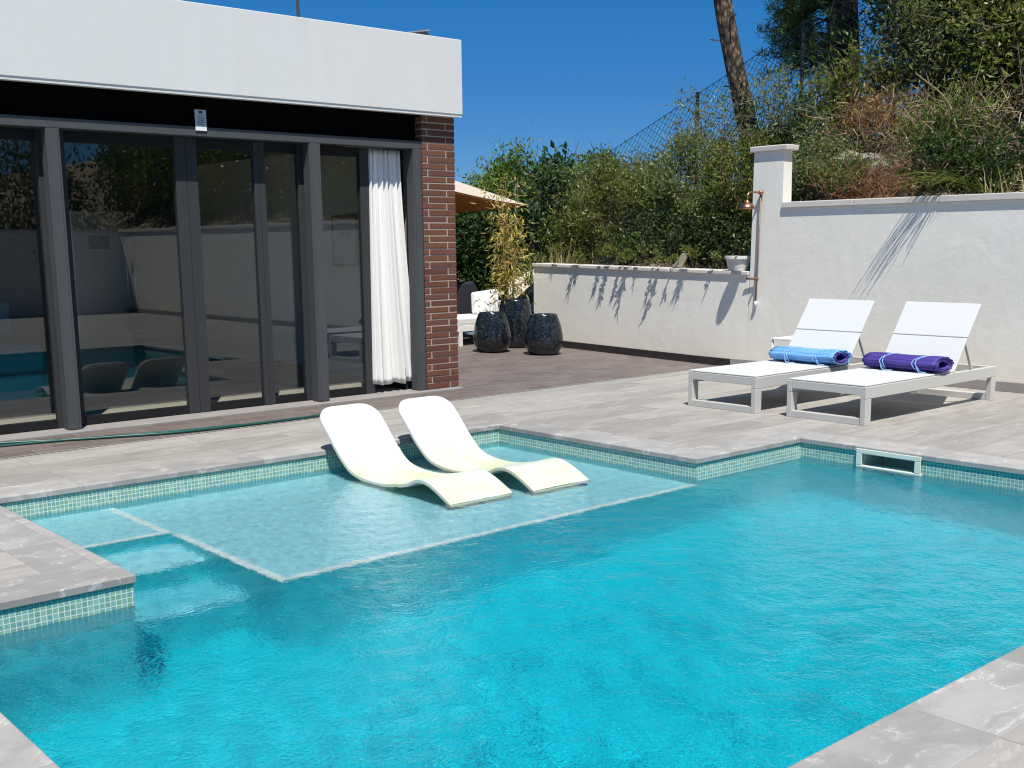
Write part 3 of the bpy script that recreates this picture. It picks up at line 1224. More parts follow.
m.lathe([(.018, .765), (.02, .775), (.02, .80), (.013, .81)], (xp, 8.245), 12)
m.tube([(xp, 8.245, .79), (XW, 8.245, .79)], .01, 8)
m.build('bottom_bracket', M['white_metal'], sw, smooth=True)

# white pot at the end of the low wall
pt = thing('flower_pot', 'small white pot with dry soil on the low wall against the pillar', 'pot', (XW + .1, 8.62, lwz(8.62) + .046))
z0 = lwz(8.62) + .047
m = MB()
m.lathe([(.11, z0), (.125, z0 + .05), (.145, z0 + .135), (.165, z0 + .136), (.165, z0 + .175), (.15, z0 + .175), (.145, z0 + .155)], (XW + .10, 8.62), 32)
m.build('pot_body', M['pot_white'], pt, smooth=False, bevel=.003)
m = MB()
m.lathe([(.144, z0 + .156), (.143, z0 + .158), (.05, z0 + .162)], (XW + .10, 8.62), 24)
m.build('pot_soil', M['soil'], pt)
# slab leaning on the coping
m = MB()
zl = lwz(9.65) + .047
m.hexa([(XW + .10, 9.53, zl), (XW + .14, 9.53, zl), (XW + .16, 9.70, zl), (XW + .12, 9.70, zl)],
       [(XW + .17, 9.46, zl + .185), (XW + .20, 9.46, zl + .185), (XW + .21, 9.58, zl + .19), (XW + .18, 9.58, zl + .19)])
tag(m.build('stone_slab', M['rock'], None, bevel=.012, org=(XW + .12, 9.6, zl)), 'small pale mottled slab leaning on the low wall under the bushes', 'stone')

# ------------------------------------------------------------------ loungers
LX0, LX1, LW = 8.18, 10.44, .77


def make_lounger(label):
    t = thing('sun_lounger', label, 'sun lounger', (0, 0, 0), 'sun loungers by the tall wall')
    L, Wd = LX1 - LX0, LW
    m = MB()
    rh0, rh1 = .222, .322
    m.box(0, L, 0, .05, rh0, rh1)
    m.box(0, L, Wd - .05, Wd, rh0, rh1)
    m.box(0, .05, .051, Wd - .051, rh0 + .03, rh1 - .001)
    m.box(L - .05, L, .051, Wd - .051, rh0 + .03, rh1 - .001)
    m.box(1.43, 1.47, .051, Wd - .051, rh0 + .04, rh1 - .03)
    m.build('frame', M['lounger'], t, bevel=.004)
    for x in (0., L - .088):
        for y in (0., Wd - .05):
            m = MB()
            m.box(x, x + .088, y, y + .05, 0, rh0 - .001)
            m.build('leg', M['lounger'], t, bevel=.004)
        m = MB()
        m.box(x + .004, x + .084, .051, Wd - .051, .0, .058)
        m.build('foot_bar', M['lounger'], t, bevel=.004)
    m = MB()
    m.box(.004, 1.46, .012, Wd - .012, rh1 + .002, rh1 + .016)
    m.build('seat', M['sling'], t, bevel=.006)
    a, b = Vector((1.47, 0, .33)), Vector((1.90, 0, .92))
    d = (b - a).normalized()
    nrm = Vector((-d.z, 0, d.x))

    def pan(s0, s1, th=.022):
        p0, p1 = a + d * s0, a + d * s1
        vs = []
        for y in (.012, Wd - .012):
            vs.append([p0 - nrm * th / 2 + Vector((0, y, 0)), p1 - nrm * th / 2 + Vector((0, y, 0)), p1 + nrm * th / 2 + Vector((0, y, 0)), p0 + nrm * th / 2 + Vector((0, y, 0))])
        mm = MB()
        mm.add([tuple(q) for q in vs[0] + vs[1]], [(0, 1, 2, 3), (7, 6, 5, 4), (0, 4, 5, 1), (1, 5, 6, 2), (2, 6, 7, 3), (3, 7, 4, 0)])
        return mm
    full = (b - a).length
    br_ = pan(0, full * .485)
    br_.build('backrest', M['sling'], t, bevel=.005)
    br_ = pan(full * .495, full)
    br_.build('backrest', M['sling'], t, bevel=.005)
    for y in (.03, Wd - .03):
        m = MB()
        p = a + d * .32 - nrm * .018
        m.bar((p.x, y, p.z), (p.x + .16, y, .30), .018, .022, (0, 1, 0))
        m.build('strut', M['lounger'], t)
    return t


lg1 = make_lounger('right-hand white sling sun lounger carrying the purple rolled mat')
lg1.location = (LX0 + .04, 4.985, 0)
lg2 = copy_tree(lg1)
lg2.location = (8.145, 6.03, 0)
lg2['label'] = 'left-hand white sling sun lounger carrying the light blue rolled mat'


def make_mat(label, outer, inner, x, y0, y1, z, flip):
    t = thing('rolled_mat', label, 'beach mat', (x, (y0 + y1) / 2, z), 'rolled mats on the loungers')
    # spiral cross-section, ribbed along its length
    a, b = .165, .066
    n, turns = 220, 3.2
    sp_ = []
    for k in range(n):
        u = k / (n - 1)
        th = u * turns * 2 * PI
        s_ = 1 - .62 * u
        rib = 1 + .06 * math.sin(th * 13 + 2 * math.sin(th * 3)) * (1 if u < .34 else .5)
        sp_.append((x + a * s_ * rib * math.cos(th), z + b + b * s_ * rib * math.sin(th) * (1 if math.sin(th) > -.3 else .97)))
    m = MB()
    ny = 14
    P = np.zeros((n, ny, 3))
    for i, (px_, pz_) in enumerate(sp_):
        for j in range(ny):
            v = j / (ny - 1)
            yv = y0 + (y1 - y0) * v
            wob = .004 * math.sin(9 * v + i * .03)
            P[i, j] = (px_ + wob, yv + .012 * math.sin(i * .09) * (1 if j in (0, ny - 1) else 0), pz_ + wob * .6)
    m.grid(P[:90])
    o = m.build('mat_roll', outer, t, smooth=True)
    o.modifiers.new('thick', 'SOLIDIFY').thickness = .007
    m = MB()
    m.grid(P[89:])
    o = m.build('inner_layers', inner, t, smooth=True)
    o.modifiers.new('thick', 'SOLIDIFY').thickness = .007
    L = y1 - y0

    def ring(ya, yb, wig):
        pp = []
        for k in range(41):
            th = 2 * PI * k / 40
            pp.append((x + (a + .006) * math.cos(th), ya + (yb - ya) * (.5 - .5 * math.cos(th)) + wig * math.sin(3 * th), max(z + .004, z + b + (b + .007) * math.sin(th))))
        return pp
    for ya, yb, w in ((y0 + L * .16, y0 + L * .30, .01), (y0 + L * .20, y0 + L * .25, .015), (y0 + L * .66, y0 + L * .74, .012), (y0 + L * .78, y0 + L * .70, .01)):
        m = MB()
        m.tube(ring(ya, yb, w), .004, 6)
        m.build('tie', M['cord'], t, smooth=True)
    m = MB()
    m.tube([(x - a, y0 + L * .74, z + .05), (x - a - .02, y0 + L * .70, z + .012), (x - a - .05, y0 + L * .62, z + .008), (x - a - .03, y0 + L * .55, z + .008)], .005, 6)
    m.build('tie', M['cord'], t, smooth=True)
    m = MB()
    m.tube([(x - a, y0 + L * .25, z + .05), (x - a - .015, y0 + L * .2, z + .01), (x - a - .02, y0 + L * .1, z + .008)], .005, 6)
    m.build('tie', M['cord'], t, smooth=True)
    return t


make_mat('light blue rolled beach mat tied with cord', M['blue_mat'], M['purple_mat'], 9.42, 5.985, 6.71, .342, 1)
make_mat('dark purple rolled beach mat tied with pale cord', M['purple_mat'], M['purple_mat'], 9.47, 4.98, 5.70, .342, 1)

# little white side table behind the left lounger
st = thing('side_table', 'small white metal side table half hidden behind the left lounger', 'side table', (10.35, 7.12, 0))
m = MB()
m.box(10.12, 10.56, 6.98, 7.32, .465, .485)
m.build('table_top', M['white_metal'], st, bevel=.004)
for x in (10.14, 10.54):
    for y in (7.0, 7.30):
        m = MB()
        m.tube([(x, y, 0), (x, y, .464)], .011, 8)
        m.build('leg', M['white_metal'], st, smooth=True)


# ------------------------------------------------------------------ in-pool chaises
def make_chaise(label):
    t = thing('pool_chaise', label, 'pool lounger', (0, 0, 0), 'moulded loungers on the pool shelf')
    prof = [(7.235, .315), (7.20, .285), (7.13, .205), (7.03, .10), (6.92, -.005), (6.80, -.092), (6.68, -.127), (6.55, -.140), (6.42, -.140), (6.30, -.128),
            (6.19, -.106), (6.09, -.085), (6.00, -.048), (5.92, -.036), (5.84, -.047), (5.76, -.075), (5.69, -.106), (5.63, -.135), (5.60, -.155), (5.59, -.175), (5.585, -.20)]
    pr = np.array(spline(prof, 5))
    seg = np.linalg.norm(np.diff(pr, axis=0), axis=1)
    sL = np.concatenate([[0], np.cumsum(seg)])
    tot = sL[-1]
    Wd, rc = .535, .15
    nu = 33
    P = np.zeros((len(pr), nu, 3))
    for i, (yv, zv) in enumerate(pr):
        s_ = sL[i]
        half = Wd / 2
        if s_ < rc:
            half = Wd / 2 - rc + math.sqrt(max(0, rc * rc - (rc - s_) ** 2))
        half *= 1 - .035 * math.sin(PI * min(1, s_ / tot))
        for j in range(nu):
            u = -1 + 2 * j / (nu - 1)
            u = math.copysign(abs(u) ** .85, u)
            back = max(0, 1 - s_ / .9)
            lat = (half * u / (Wd / 2)) ** 2
            fade = min(1, s_ / .25)
            P[i, j] = (half * u, yv - .018 * back * lat * fade, zv + .012 * lat * fade * (1 if s_ < 1.2 else .3))
    m = MB()
    m.grid(P)
    o = m.build('shell', M['white_plastic'], t, smooth=True)
    o.modifiers.new('thick', 'SOLIDIFY').thickness = .024
    o.modifiers['thick'].offset = 1 if SOLID_UP else -1
    b = o.modifiers.new('bevel', 'BEVEL')
    b.width = .008
    b.segments = 3
    b.limit_method = 'ANGLE'
    b.angle_limit = R(50)
    recv.append(o)
    m = MB()
    m.box(-.16, .16, 6.38, 6.60, -.328, -.235)
    recv.append(m.build('foot_block', M['white_plastic'], t, bevel=.01))
    return t


SOLID_UP = False
c1 = make_chaise('left one of two white moulded loungers on the pool shelf')
c1.location = (4.635, 0, 0)
c2 = copy_tree(c1)
c2.location = (5.305, -.06, 0)
c2['label'] = 'right one of two white moulded loungers on the pool shelf'
for ch in c2.children:
    recv.append(ch)
for o in recv:
    o.cycles.is_caustics_receiver = True

# ------------------------------------------------------------------ terrace furniture
PG = 'black mosaic pots by the low wall'


def pot(name, label, c, prof):
    z = terz(c[1])
    t = thing(name, label, 'pot', (c[0], c[1], z), PG)
    m = MB()
    m.lathe([(r_, z + h) for r_, h in prof], c, 40)
    m.build('pot_body', M['potglaze'], t, smooth=True)
    rt_, ht = prof[-1]
    m = MB()
    m.lathe([(rt_ - .03, z + ht - .05), (rt_ - .032, z + ht - .045), (.02, z + ht - .04)], c, 24)
    m.build('pot_soil', M['soil'], t)
    return t


low = [(.17, .0), (.20, .02), (.245, .10), (.262, .17), (.258, .26), (.235, .38), (.205, .47), (.185, .52), (.18, .535), (.165, .54), (.155, .52), (.15, .47)]
pot('planter', 'short round black mosaic pot beside the white sofa', (9.98, 11.80), low)
pot('planter', 'short round black mosaic pot against the low white wall', (10.31, 11.12), low)
pot('planter', 'tall black mosaic pot holding the yellow bamboo', (10.62, 12.05),
    [(.16, .0), (.19, .02), (.215, .13), (.235, .30), (.24, .43), (.225, .57), (.20, .66), (.19, .68), (.175, .685), (.165, .66), (.16, .6)])

zt = terz(12.9)
sf = thing('outdoor_sofa', 'white framed outdoor sofa with pale cushions behind the black pots', 'sofa', (10.4, 13.1, zt))
m = MB()
m.box(9.2, 12.1, 12.62, 12.68, zt + .20, zt + .285)
m.box(9.2, 12.1, 13.32, 13.38, zt + .20, zt + .285)
m.box(9.2, 9.26, 12.681, 13.319, zt + .20, zt + .285)
m.box(12.04, 12.1, 12.681, 13.319, zt + .20, zt + .285)
for zb in (.40, .52, .66):
    m.box(11.08, 12.1, 13.321, 13.36, zt + zb, zt + zb + .05)
for x in (11.03, 12.05):
    m.box(x, x + .05, 13.321, 13.37, zt + .286, zt + .70)
m.build('frame', M['white_metal'], sf, bevel=.004)
for x in (9.2, 10.06, 12.04):
    for y in (12.62, 13.32):
        m = MB()
        m.box(x, x + .06, y, y + .06, zt - .01, zt + .199)
        m.build('leg', M['white_metal'], sf)
m = MB()
m.box(9.24, 11.02, 12.64, 13.32, zt + .287, zt + .40)
m.build('seat_cushion', M['cushion'], sf, bevel=.03, seg=3)
m = MB()
m.box(11.04, 12.02, 12.70, 13.30, zt + .287, zt + .38)
m.build('seat_cushion', M['navy'], sf, bevel=.03, seg=3)
m = MB()
m.hexa([(10.70, 12.98, zt + .40), (11.14, 13.0, zt + .40), (11.14, 13.14, zt + .40), (10.70, 13.14, zt + .40)],
       [(10.78, 13.12, zt + .72), (11.26, 13.12, zt + .76), (11.26, 13.26, zt + .76), (10.78, 13.26, zt + .72)])
m.build('back_cushion', M['cushion'], sf, bevel=.04, seg=4)
cs = MB()
cs.hexa([(9.9, 13.42, zt + .28), (11.4, 13.42, zt + .28), (11.4, 13.6, zt + .28), (9.9, 13.6, zt + .28)],
        [(10.3, 13.46, zt + .84), (11.05, 13.46, zt + .88), (11.05, 13.56, zt + .88), (10.3, 13.56, zt + .84)])
tag(cs.build('cushion', M['navy'], None, bevel=.05, seg=4, org=(9.9, 13.5, zt + .28)), 'large navy cushion standing behind the white sofa seat', 'cushion')
cs = MB()
cs.hexa([(11.75, 13.42, zt + .28), (12.7, 13.42, zt + .28), (12.7, 13.55, zt + .28), (11.75, 13.55, zt + .28)],
        [(11.85, 13.56, zt + .82), (12.6, 13.56, zt + 1.10), (12.6, 13.66, zt + 1.10), (11.85, 13.66, zt + .82)])
tag(cs.build('cushion', M['cream'], None, bevel=.04, seg=4, org=(11.7, 13.5, zt + .28)), 'cream cushion leaning beside the end of the low wall', 'cushion')

# parasol
um = thing('parasol', 'cream square parasol with terracotta underside beyond the brick corner', 'parasol', (10.5, 14.7, terz(14.7)))
ac = Vector((10.52, 14.68, 2.80))
hz = 2.135
cor = [Vector((12.66, 14.0, hz)), Vector((11.15, 16.75, hz - .12)), Vector((8.42, 15.34, hz)), Vector((9.88, 12.6, hz + .13))]
for nm, mt, dz in (('canopy', M['canopy'], 0.), ('lining', M['lining'], -.02)):
    m = MB()
    for k in range(4):
        p, q = cor[k], cor[(k + 1) % 4]
        n = 14
        P = np.zeros((n, n, 3))
        for i in range(n):
            u = i / (n - 1)
            for j in range(n):
                v = j / (n - 1)
                e = p.lerp(q, v)
                w = ac.lerp(e, max(u, .001))
                sag = -.04 * u * math.sin(PI * v) * (1 - .55 * u)
                P[i, j] = (w.x, w.y, w.z + sag + dz)
        m.grid(P)
    o = m.build(nm, mt, um, smooth=False)
    o.modifiers.new('thick', 'SOLIDIFY').thickness = .006
for k in range(4):
    m = MB()
    m.bar(tuple(ac + Vector((0, 0, -.06))), tuple(cor[k] + Vector((0, 0, -.05))), .025, .025)
    m.build('rib', M['navy'], um)
m = MB()
m.tube([(10.52, 14.68, .1), (10.52, 14.68, 2.82)], .03, 12)
m.build('pole', M['alu'], um, smooth=True)

# ------------------------------------------------------------------ vegetation
def ell(rng, n, c, r, lo=.35, zmin=-.7):
    """points in an ellipsoid, biased to its outside, mostly above zmin"""
    out = []
    while len(out) < n:
        d = rng.normal(size=3)
        d /= np.linalg.norm(d)
        if d[2] < zmin:
            continue
        s_ = rng.uniform(lo ** 3, 1) ** (1 / 3)
        out.append(np.array(c) + d * np.array(r) * s_)
    return np.array(out)


def shrub(name, label, cat, base, c, r, nb=40, per=60, sp=.16, L=.06, Wd=.028, lm='olive', tm='twig', seed=0, lo=.35, stem=.014, upb=.3, group=None, trunk=None, zmin=-.7, parts=('foliage', 'branches'), loose=.22):
    rng = np.random.default_rng(seed)
    base = np.array(base, float)
    t = thing(name, label, cat, tuple(base), group)
    cl = ell(rng, nb, c, r, lo, zmin)
    # sprays that leave the crown's outline
    k = int(nb * loose)
    if k:
        d = cl[:k] - np.array(c)
        cl[:k] = np.array(c) + d * rng.uniform(1.05, 1.35, (k, 1))
    m = MB()
    P, D = [], []
    for q in cl:
        nn = max(6, int(per * rng.uniform(.45, 1.4)))
        out = q - np.array(c)
        out /= np.linalg.norm(out) + 1e-6
        g_ = rng.normal(size=(nn, 3)) * sp * rng.uniform(.6, 1.25) * np.array([1, 1, .8])
        P.append(q + g_)
        D.append(rng.normal(size=(nn, 3)) * .8 + out * .6 + np.array([0, 0, upb]))
    m.leaves(np.concatenate(P), np.concatenate(D), L, Wd, rng)
    m.build(parts[0], M[lm], t)
    m = MB()
    A, B, ra = [], [], []
    for q in cl:
        s0 = base + (np.array(c) - base) * rng.uniform(.0, .8) + rng.normal(size=3) * .04 * np.linalg.norm(r)
        mid = s0 + (q - s0) * .55 + rng.normal(size=3) * .10 * np.linalg.norm(r)
        A += [base + rng.normal(size=3) * .03, s0, mid]
        B += [s0, mid, q + (q - mid) * .35]
        ra += [stem, stem * .7, stem * .5]
        for _ in range(3):
            A.append(q + rng.normal(size=3) * .04)
            B.append(q + rng.normal(size=3) * sp * 1.3)
            ra.append(stem * .3)
    m.sticks(A, B, np.array(ra))
    if trunk:
        m.tube([tuple(p) for p in trunk[0]], trunk[1], 10)
    m.build(parts[1], M[tm], t)
    return t


def brush(name, label, cat, base, r, n, mat, seed, L=.5, rad=.004, leaf=None, lm=None, group=None, lean=(0, 0, 1.)):
    """tangle of thin bent stems"""
    rng = np.random.default_rng(seed)
    base = np.array(base, float)
    t = thing(name, label, cat, tuple(base), group)
    A, B = [], []
    tips = []
    rr = np.array(r)
    for k in range(n):
        p = base + np.array([rng.uniform(-1, 1) * rr[0], rng.uniform(-1, 1) * rr[1], rng.uniform(-.1, .75) * rr[2]])
        d = rng.normal(size=3) * .75 + np.array(lean)
        d /= np.linalg.norm(d)
        for s_ in range(3):
            q = p + d * L * rng.uniform(.2, .45)
            A.append(p)
            B.append(q)
            if rng.uniform() < .6:
                A.append(q)
                e = d + rng.normal(size=3) * .9
                B.append(q + e / np.linalg.norm(e) * L * .22)
            p = q
            d = d + rng.normal(size=3) * .45 + np.array([0, 0, -.12])
            d /= np.linalg.norm(d)
            tips.append(p)
    m = MB()
    m.sticks(A, B, rad * rng.uniform(.6, 1.5, len(A)))
    m.build('stems', M[mat], t)
    if leaf:
        tips = np.array(tips)
        pick = tips[rng.integers(0, len(tips), leaf)] + rng.normal(size=(leaf, 3)) * .03
        m = MB()
        m.leaves(pick, rng.normal(size=(leaf, 3)) + np.array([0, 0, .3]), .05, .018, rng)
        m.build('leaves', M[lm or mat], t)
    return t


def blades(name, label, cat, base, n, L, mat, seed, wid=.012, spread=.5, lean=(0, 0, 1), group=None, rb=.06):
    """tuft of arching blades"""
    rng = np.random.default_rng(seed)
    base = np.array(base, float)
    V, F = [], []
    for k in range(n):
        p = base + rng.normal(size=3) * np.array([rb, rb, .01])
        d = rng.normal(size=3) * spread + np.array(lean)
        d /= np.linalg.norm(d)
        side = np.cross(d, [0, 0, 1.])
        side /= np.linalg.norm(side) + 1e-6
        l_ = L * rng.uniform(.5, 1.15)
        k0 = len(V)
        for s_ in range(6):
            w = wid * (1 - s_ / 5.5)
            V += [p - side * w / 2, p + side * w / 2]
            p = p + d * l_ / 5
            d = d + np.array([0, 0, -.22 * (.4 + s_ / 5)])
            d /= np.linalg.norm(d)
        for s_ in range(5):
            F.append((k0 + 2 * s_, k0 + 2 * s_ + 1, k0 + 2 * s_ + 3, k0 + 2 * s_ + 2))
    m = MB()
    m.add(V, F)
    o = m.build(name, M[mat], None, org=tuple(base))
    return tag(o, label, cat, group)


def bz(x, y):
    return float(bankz(np.array(x), np.array(y)))


# hedge across the back of the terrace
rng = np.random.default_rng(11)
hd = thing('hedge', 'dark green clipped laurel hedge behind the white sofa', 'hedge', (11, 16, .1))
m = MB()
nP = 15000
P = np.stack([rng.uniform(7.5, 14.4, nP), 15.75 + np.abs(rng.normal(size=nP)) * .22 - rng.uniform(0, .12, nP), rng.uniform(.05, 2.12, nP)], 1)
P[:, 2] += .07 * np.sin(P[:, 0] * 7)
m.leaves(P, rng.normal(size=(nP, 3)) * .7 + np.array([0, -.6, .2]), .11, .05, rng)
tp = np.stack([rng.uniform(7.5, 14.4, 3000), rng.uniform(15.7, 16.5, 3000), 2.1 + rng.normal(size=3000) * .07], 1)
m.leaves(tp, rng.normal(size=(3000, 3)) * .7 + np.array([0, -.2, .6]), .11, .05, rng)
m.build('foliage', M['laurel'], hd)
m = MB()
A = np.stack([rng.uniform(7.5, 14.4, 160), rng.uniform(15.95, 16.4, 160), np.zeros(160)], 1)
B = A + np.stack([rng.normal(size=160) * .2, rng.normal(size=160) * .1, rng.uniform(1.5, 2.0, 160)], 1)
m.sticks(A, B, .014)
m.box(7.6, 14.3, 16.15, 16.35, 0, 1.9)
m.build('branches', M['twig_dark'], hd)

TG = 'trees beyond the low wall'
shrub('tree', 'bright green leafy tree rising behind the parasol tip', 'tree', (18.3, 20.9, 0), (18.3, 20.9, 2.2), (1.35, 1.35, 1.15), 120, 170, .24, .11, .05, 'fresh', 'twig_dark', 21, .4, .03, group=TG, loose=.12)
shrub('tree', 'bright green rounded tree right of the large-leaved fig', 'tree', (17.6, 17.6, .3), (17.6, 17.5, 2.05), (1.3, 1.35, 1.15), 120, 170, .24, .10, .045, 'fresh', 'twig_dark', 22, .4, .03, group=TG, loose=.12)
shrub('tree', 'dark green tree filling the gap between the bright tree and the fig', 'tree', (18.2, 19.2, .2), (18.2, 19.2, 2.1), (1.2, 1.3, 1.2), 110, 170, .24, .11, .05, 'laurel', 'twig_dark', 23, .4, .03, group=TG, loose=.12)
shrub('fig_tree', 'fig tree with big dark leaves behind the end of the low wall', 'tree', (13.6, 14.3, .3), (13.6, 14.35, 1.85), (.60, .62, 1.0), 60, 34, .17, .16, .10, 'fig', 'twig', 24, .2, .02, upb=.1, trunk=([(13.6, 14.3, .2), (13.62, 14.35, 1.2), (13.58, 14.4, 2.2)], [.05, .04, .02]))
shrub('shrub', 'mid green bushy shrub between the fig and the olive bushes', 'shrub', (13.5, 13.1, .6), (13.5, 13.1, 1.7), (.75, .75, .85), 80, 120, .18, .075, .034, 'olive', 'twig_dark', 25, .3)

OG = 'olive green bushes behind the low wall'
shrub('olive_bush', 'wide olive green bush above the left half of the low wall', 'shrub', (12.35, 11.5, 1.1), (12.4, 11.45, 2.05), (.75, .95, .68), 85, 150, .11, .060, .026, 'olive', 'twig', 31, .35, group=OG)
shrub('olive_bush', 'tall loose olive bush around the dark fence post', 'shrub', (12.4, 10.35, 1.1), (12.4, 10.3, 2.2), (.70, .80, .78), 85, 140, .11, .060, .026, 'greyleaf', 'twig', 32, .35, group=OG, loose=.3)
shrub('olive_bush', 'olive bush reaching above the shower beside the pillar', 'shrub', (12.25, 9.35, 1.1), (12.25, 9.3, 2.15), (.60, .72, .8), 80, 140, .11, .058, .026, 'olive', 'twig', 33, .35, group=OG, loose=.3)
shrub('olive_bush', 'low dark bush in the shade right behind the low wall', 'shrub', (11.95, 10.2, 1.1), (11.95, 10.2, 1.5), (.35, 1.35, .35), 80, 90, .15, .06, .028, 'dark', 'twig_dark', 34, .2, group=OG)
shrub('sapling', 'thin airy grey-leaved branches rising against the sky by the fence', 'shrub', (12.7, 10.1, 1.6), (12.7, 9.9, 3.0), (.5, 1.0, .55), 40, 26, .13, .075, .026, 'greyleaf', 'twig', 35, .2, .012, group=None, loose=.5)
shrub('sapling', 'thin airy branches in front of the leaning pine trunk', 'shrub', (12.6, 8.9, 1.9), (12.6, 8.9, 3.05), (.45, .75, .6), 46, 26, .13, .075, .026, 'greyleaf', 'twig', 36, .2, .012, loose=.5)
blades('dry_grass', 'dry straw-coloured grass clump behind the far part of the low wall', 'grass', (11.75, 12.0, 1.1), 160, .5, 'straw', 41, rb=.22)
blades('dry_grass', 'green and straw grass clump at the far end of the low wall', 'grass', (11.8, 12.7, .9), 130, .65, 'olive', 42, wid=.02, rb=.2)

# sprigs leaning over the coping of the low wall
SG = 'trailing sprigs on the low wall coping'
rngs = random.Random(7)
for k, (yv, ln) in enumerate(((8.95, .36), (9.3, .62), (9.42, .8), (9.62, .50), (9.75, .95), (9.95, .75), (10.15, .5), (10.3, .8), (10.42, .95), (10.5, .6), (10.62, .66), (10.75, .95), (10.85, .60), (11.3, .5), (11.4, .36), (11.75, .34))):
    rng = np.random.default_rng(60 + k)
    z = lwz(yv) + .045
    t = thing('trailing_sprig', 'thin leafy sprig leaning out over the low wall coping', 'sprig', (XW + .2, yv, z), SG)
    p0 = np.array([XW + .22, yv, z - .02])
    tip = np.array([XW - .04 - ln * .17, yv - .12 + .1 * math.sin(k * 2.1), z + .16 + .10 * math.sin(k * 1.3)])
    pp = [p0 + (tip - p0) * u + np.array([0, 0, .10 * math.sin(PI * u)]) for u in np.linspace(0, 1, 8)]
    m = MB()
    m.tube([tuple(p) for p in pp], [.004] * 4 + [.003] * 4, 5)
    m.build('stem', M['twig_dark'], t)
    m = MB()
    n = 80
    ii = rng.uniform(2.2, 7, n)
    Pq = np.array([pp[int(i)] + (pp[min(7, int(i) + 1)] - pp[int(i)]) * (i - int(i)) for i in ii])
    m.leaves(Pq, rng.normal(size=(n, 3)) * .6 + np.array([-.5, 0, .3]), .065, .019, rng)
    m.build('leaves', M['olive'], t)

# bamboo in the tall pot
bb = thing('bamboo', 'tall yellow bamboo growing out of the tall black pot', 'bamboo', (10.56, 12.10, .85))
rng = np.random.default_rng(77)
m = MB()
P, D = [], []
for k in range(20):
    a = rng.uniform(0, 2 * PI)
    top = np.array([10.56 + .24 * math.cos(a) * rng.uniform(.2, 1), 12.10 + .24 * math.sin(a) * rng.uniform(.2, 1), rng.uniform(1.6, 2.42)])
    bs = np.array([10.56 + .06 * math.cos(a), 12.10 + .06 * math.sin(a), .68])
    m.tube([tuple(bs), tuple((bs + top) / 2 + rng.normal(size=3) * .02), tuple(top)], [.007, .006, .003], 5)
    for _ in range(52):
        u = rng.uniform(.08, 1.02)
        q = bs + (top - bs) * u + rng.normal(size=3) * np.array([.10, .10, .06])
        P.append(q)
        D.append(rng.normal(size=3) * .7 + np.array([math.cos(a) * .5, math.sin(a) * .5, -.25]))
m.build('canes', M['cane'], bb)
m = MB()
m.leaves(P, D, .11, .023, rng)
m.build('leaves', M['gold'], bb)

# bank above the tall wall
BG = 'shrubs on the bank above the tall wall'


def onbank(x, y):
    return (x, y, bz(x, y) - .05)


shrub('bank_shrub', 'dark grey-green shrub on the bank beside the pillar cap', 'shrub', onbank(11.95, 7.75), (11.95, 8.0, 2.4), (.36, .34, .5), 50, 110, .11, .045, .018, 'greyleaf', 'twig', 51, .3, group=BG)
shrub('bank_shrub', 'tall leafy shrub with pale green leaves under the dark pine trunk', 'shrub', onbank(13.0, 8.1), (13.0, 8.05, 3.2), (.50, .60, .55), 60, 46, .16, .085, .036, 'olive', 'twig', 52, .3, group=BG, loose=.35)
brush('dry_brush', 'rusty red dry brush on the bank just above the wall coping', 'dry brush', (11.78, 7.0, 1.9), (.28, .65, .30), 420, 'rust', 53, .42, .0035, 300, 'rust')
brush('dry_brush', 'pale tan tangle of dry stems halfway up the bank', 'dry brush', (12.5, 7.2, 2.45), (.45, .8, .5), 260, 'dry', 54, .55, .0045, 200, 'straw')
brush('dry_brush', 'grey tan dry scrub at the right end of the bank', 'dry brush', (12.4, 6.2, 2.4), (.5, .55, .65), 240, 'dry', 55, .55, .0045, 200, 'rust')
brush('dry_brush', 'orange brown dry twigs in front of the pale rock', 'dry brush', (12.2, 7.45, 2.75), (.22, .35, .25), 170, 'rust', 56, .4, .0035, 260, 'gold')
shrub('bank_shrub', 'dark ivy-like shrub at the right above the wall coping', 'shrub', onbank(11.85, 6.15), (11.9, 6.2, 2.25), (.32, .52, .42), 70, 90, .13, .055, .034, 'dark', 'twig', 57, .3, group=BG)
shrub('bank_shrub', 'pale yellow-green shrub between dry stems on the bank', 'shrub', onbank(12.3, 6.6), (12.3, 6.55, 2.75), (.4, .5, .4), 44, 60, .14, .06, .024, 'fresh', 'twig', 58, .3, group=BG, loose=.4)
shrub('bank_shrub', 'small bright green shrub in front of the pale rock', 'shrub', onbank(11.75, 7.45), (11.78, 7.45, 2.22), (.18, .26, .22), 26, 50, .09, .06, .018, 'fresh', 'twig', 59, .2, group=BG, loose=.4)
shrub('bank_shrub', 'blue-green broom-like shrub high on the bank right of the pines', 'shrub', onbank(13.6, 7.4), (13.6, 7.4, 3.9), (.65, .8, .7), 90, 90, .18, .07, .022, 'greyleaf', 'twig', 61, .3, group=BG, loose=.35)
shrub('oak', 'dark broad crown at the upper right edge of the bank', 'tree', onbank(14.3, 6.9), (14.2, 7.0, 4.7), (1.1, 1.35, 1.15), 170, 120, .24, .085, .05, 'dark', 'twig', 62, .35, .03, loose=.3)
shrub('oak', 'dark leafy crown beside the second pine trunk', 'tree', onbank(15.6, 8.6), (15.4, 8.5, 5.0), (.8, .8, 1.0), 110, 110, .22, .08, .042, 'dark', 'twig', 63, .35, .03, loose=.3)
shrub('oak', 'brownish leafy crown at the right edge above the dry scrub', 'tree', onbank(13.4, 5.9), (13.3, 6.0, 3.75), (.7, .85, .65), 100, 90, .2, .08, .045, 'olive', 'twig', 64, .3, .02, loose=.3)
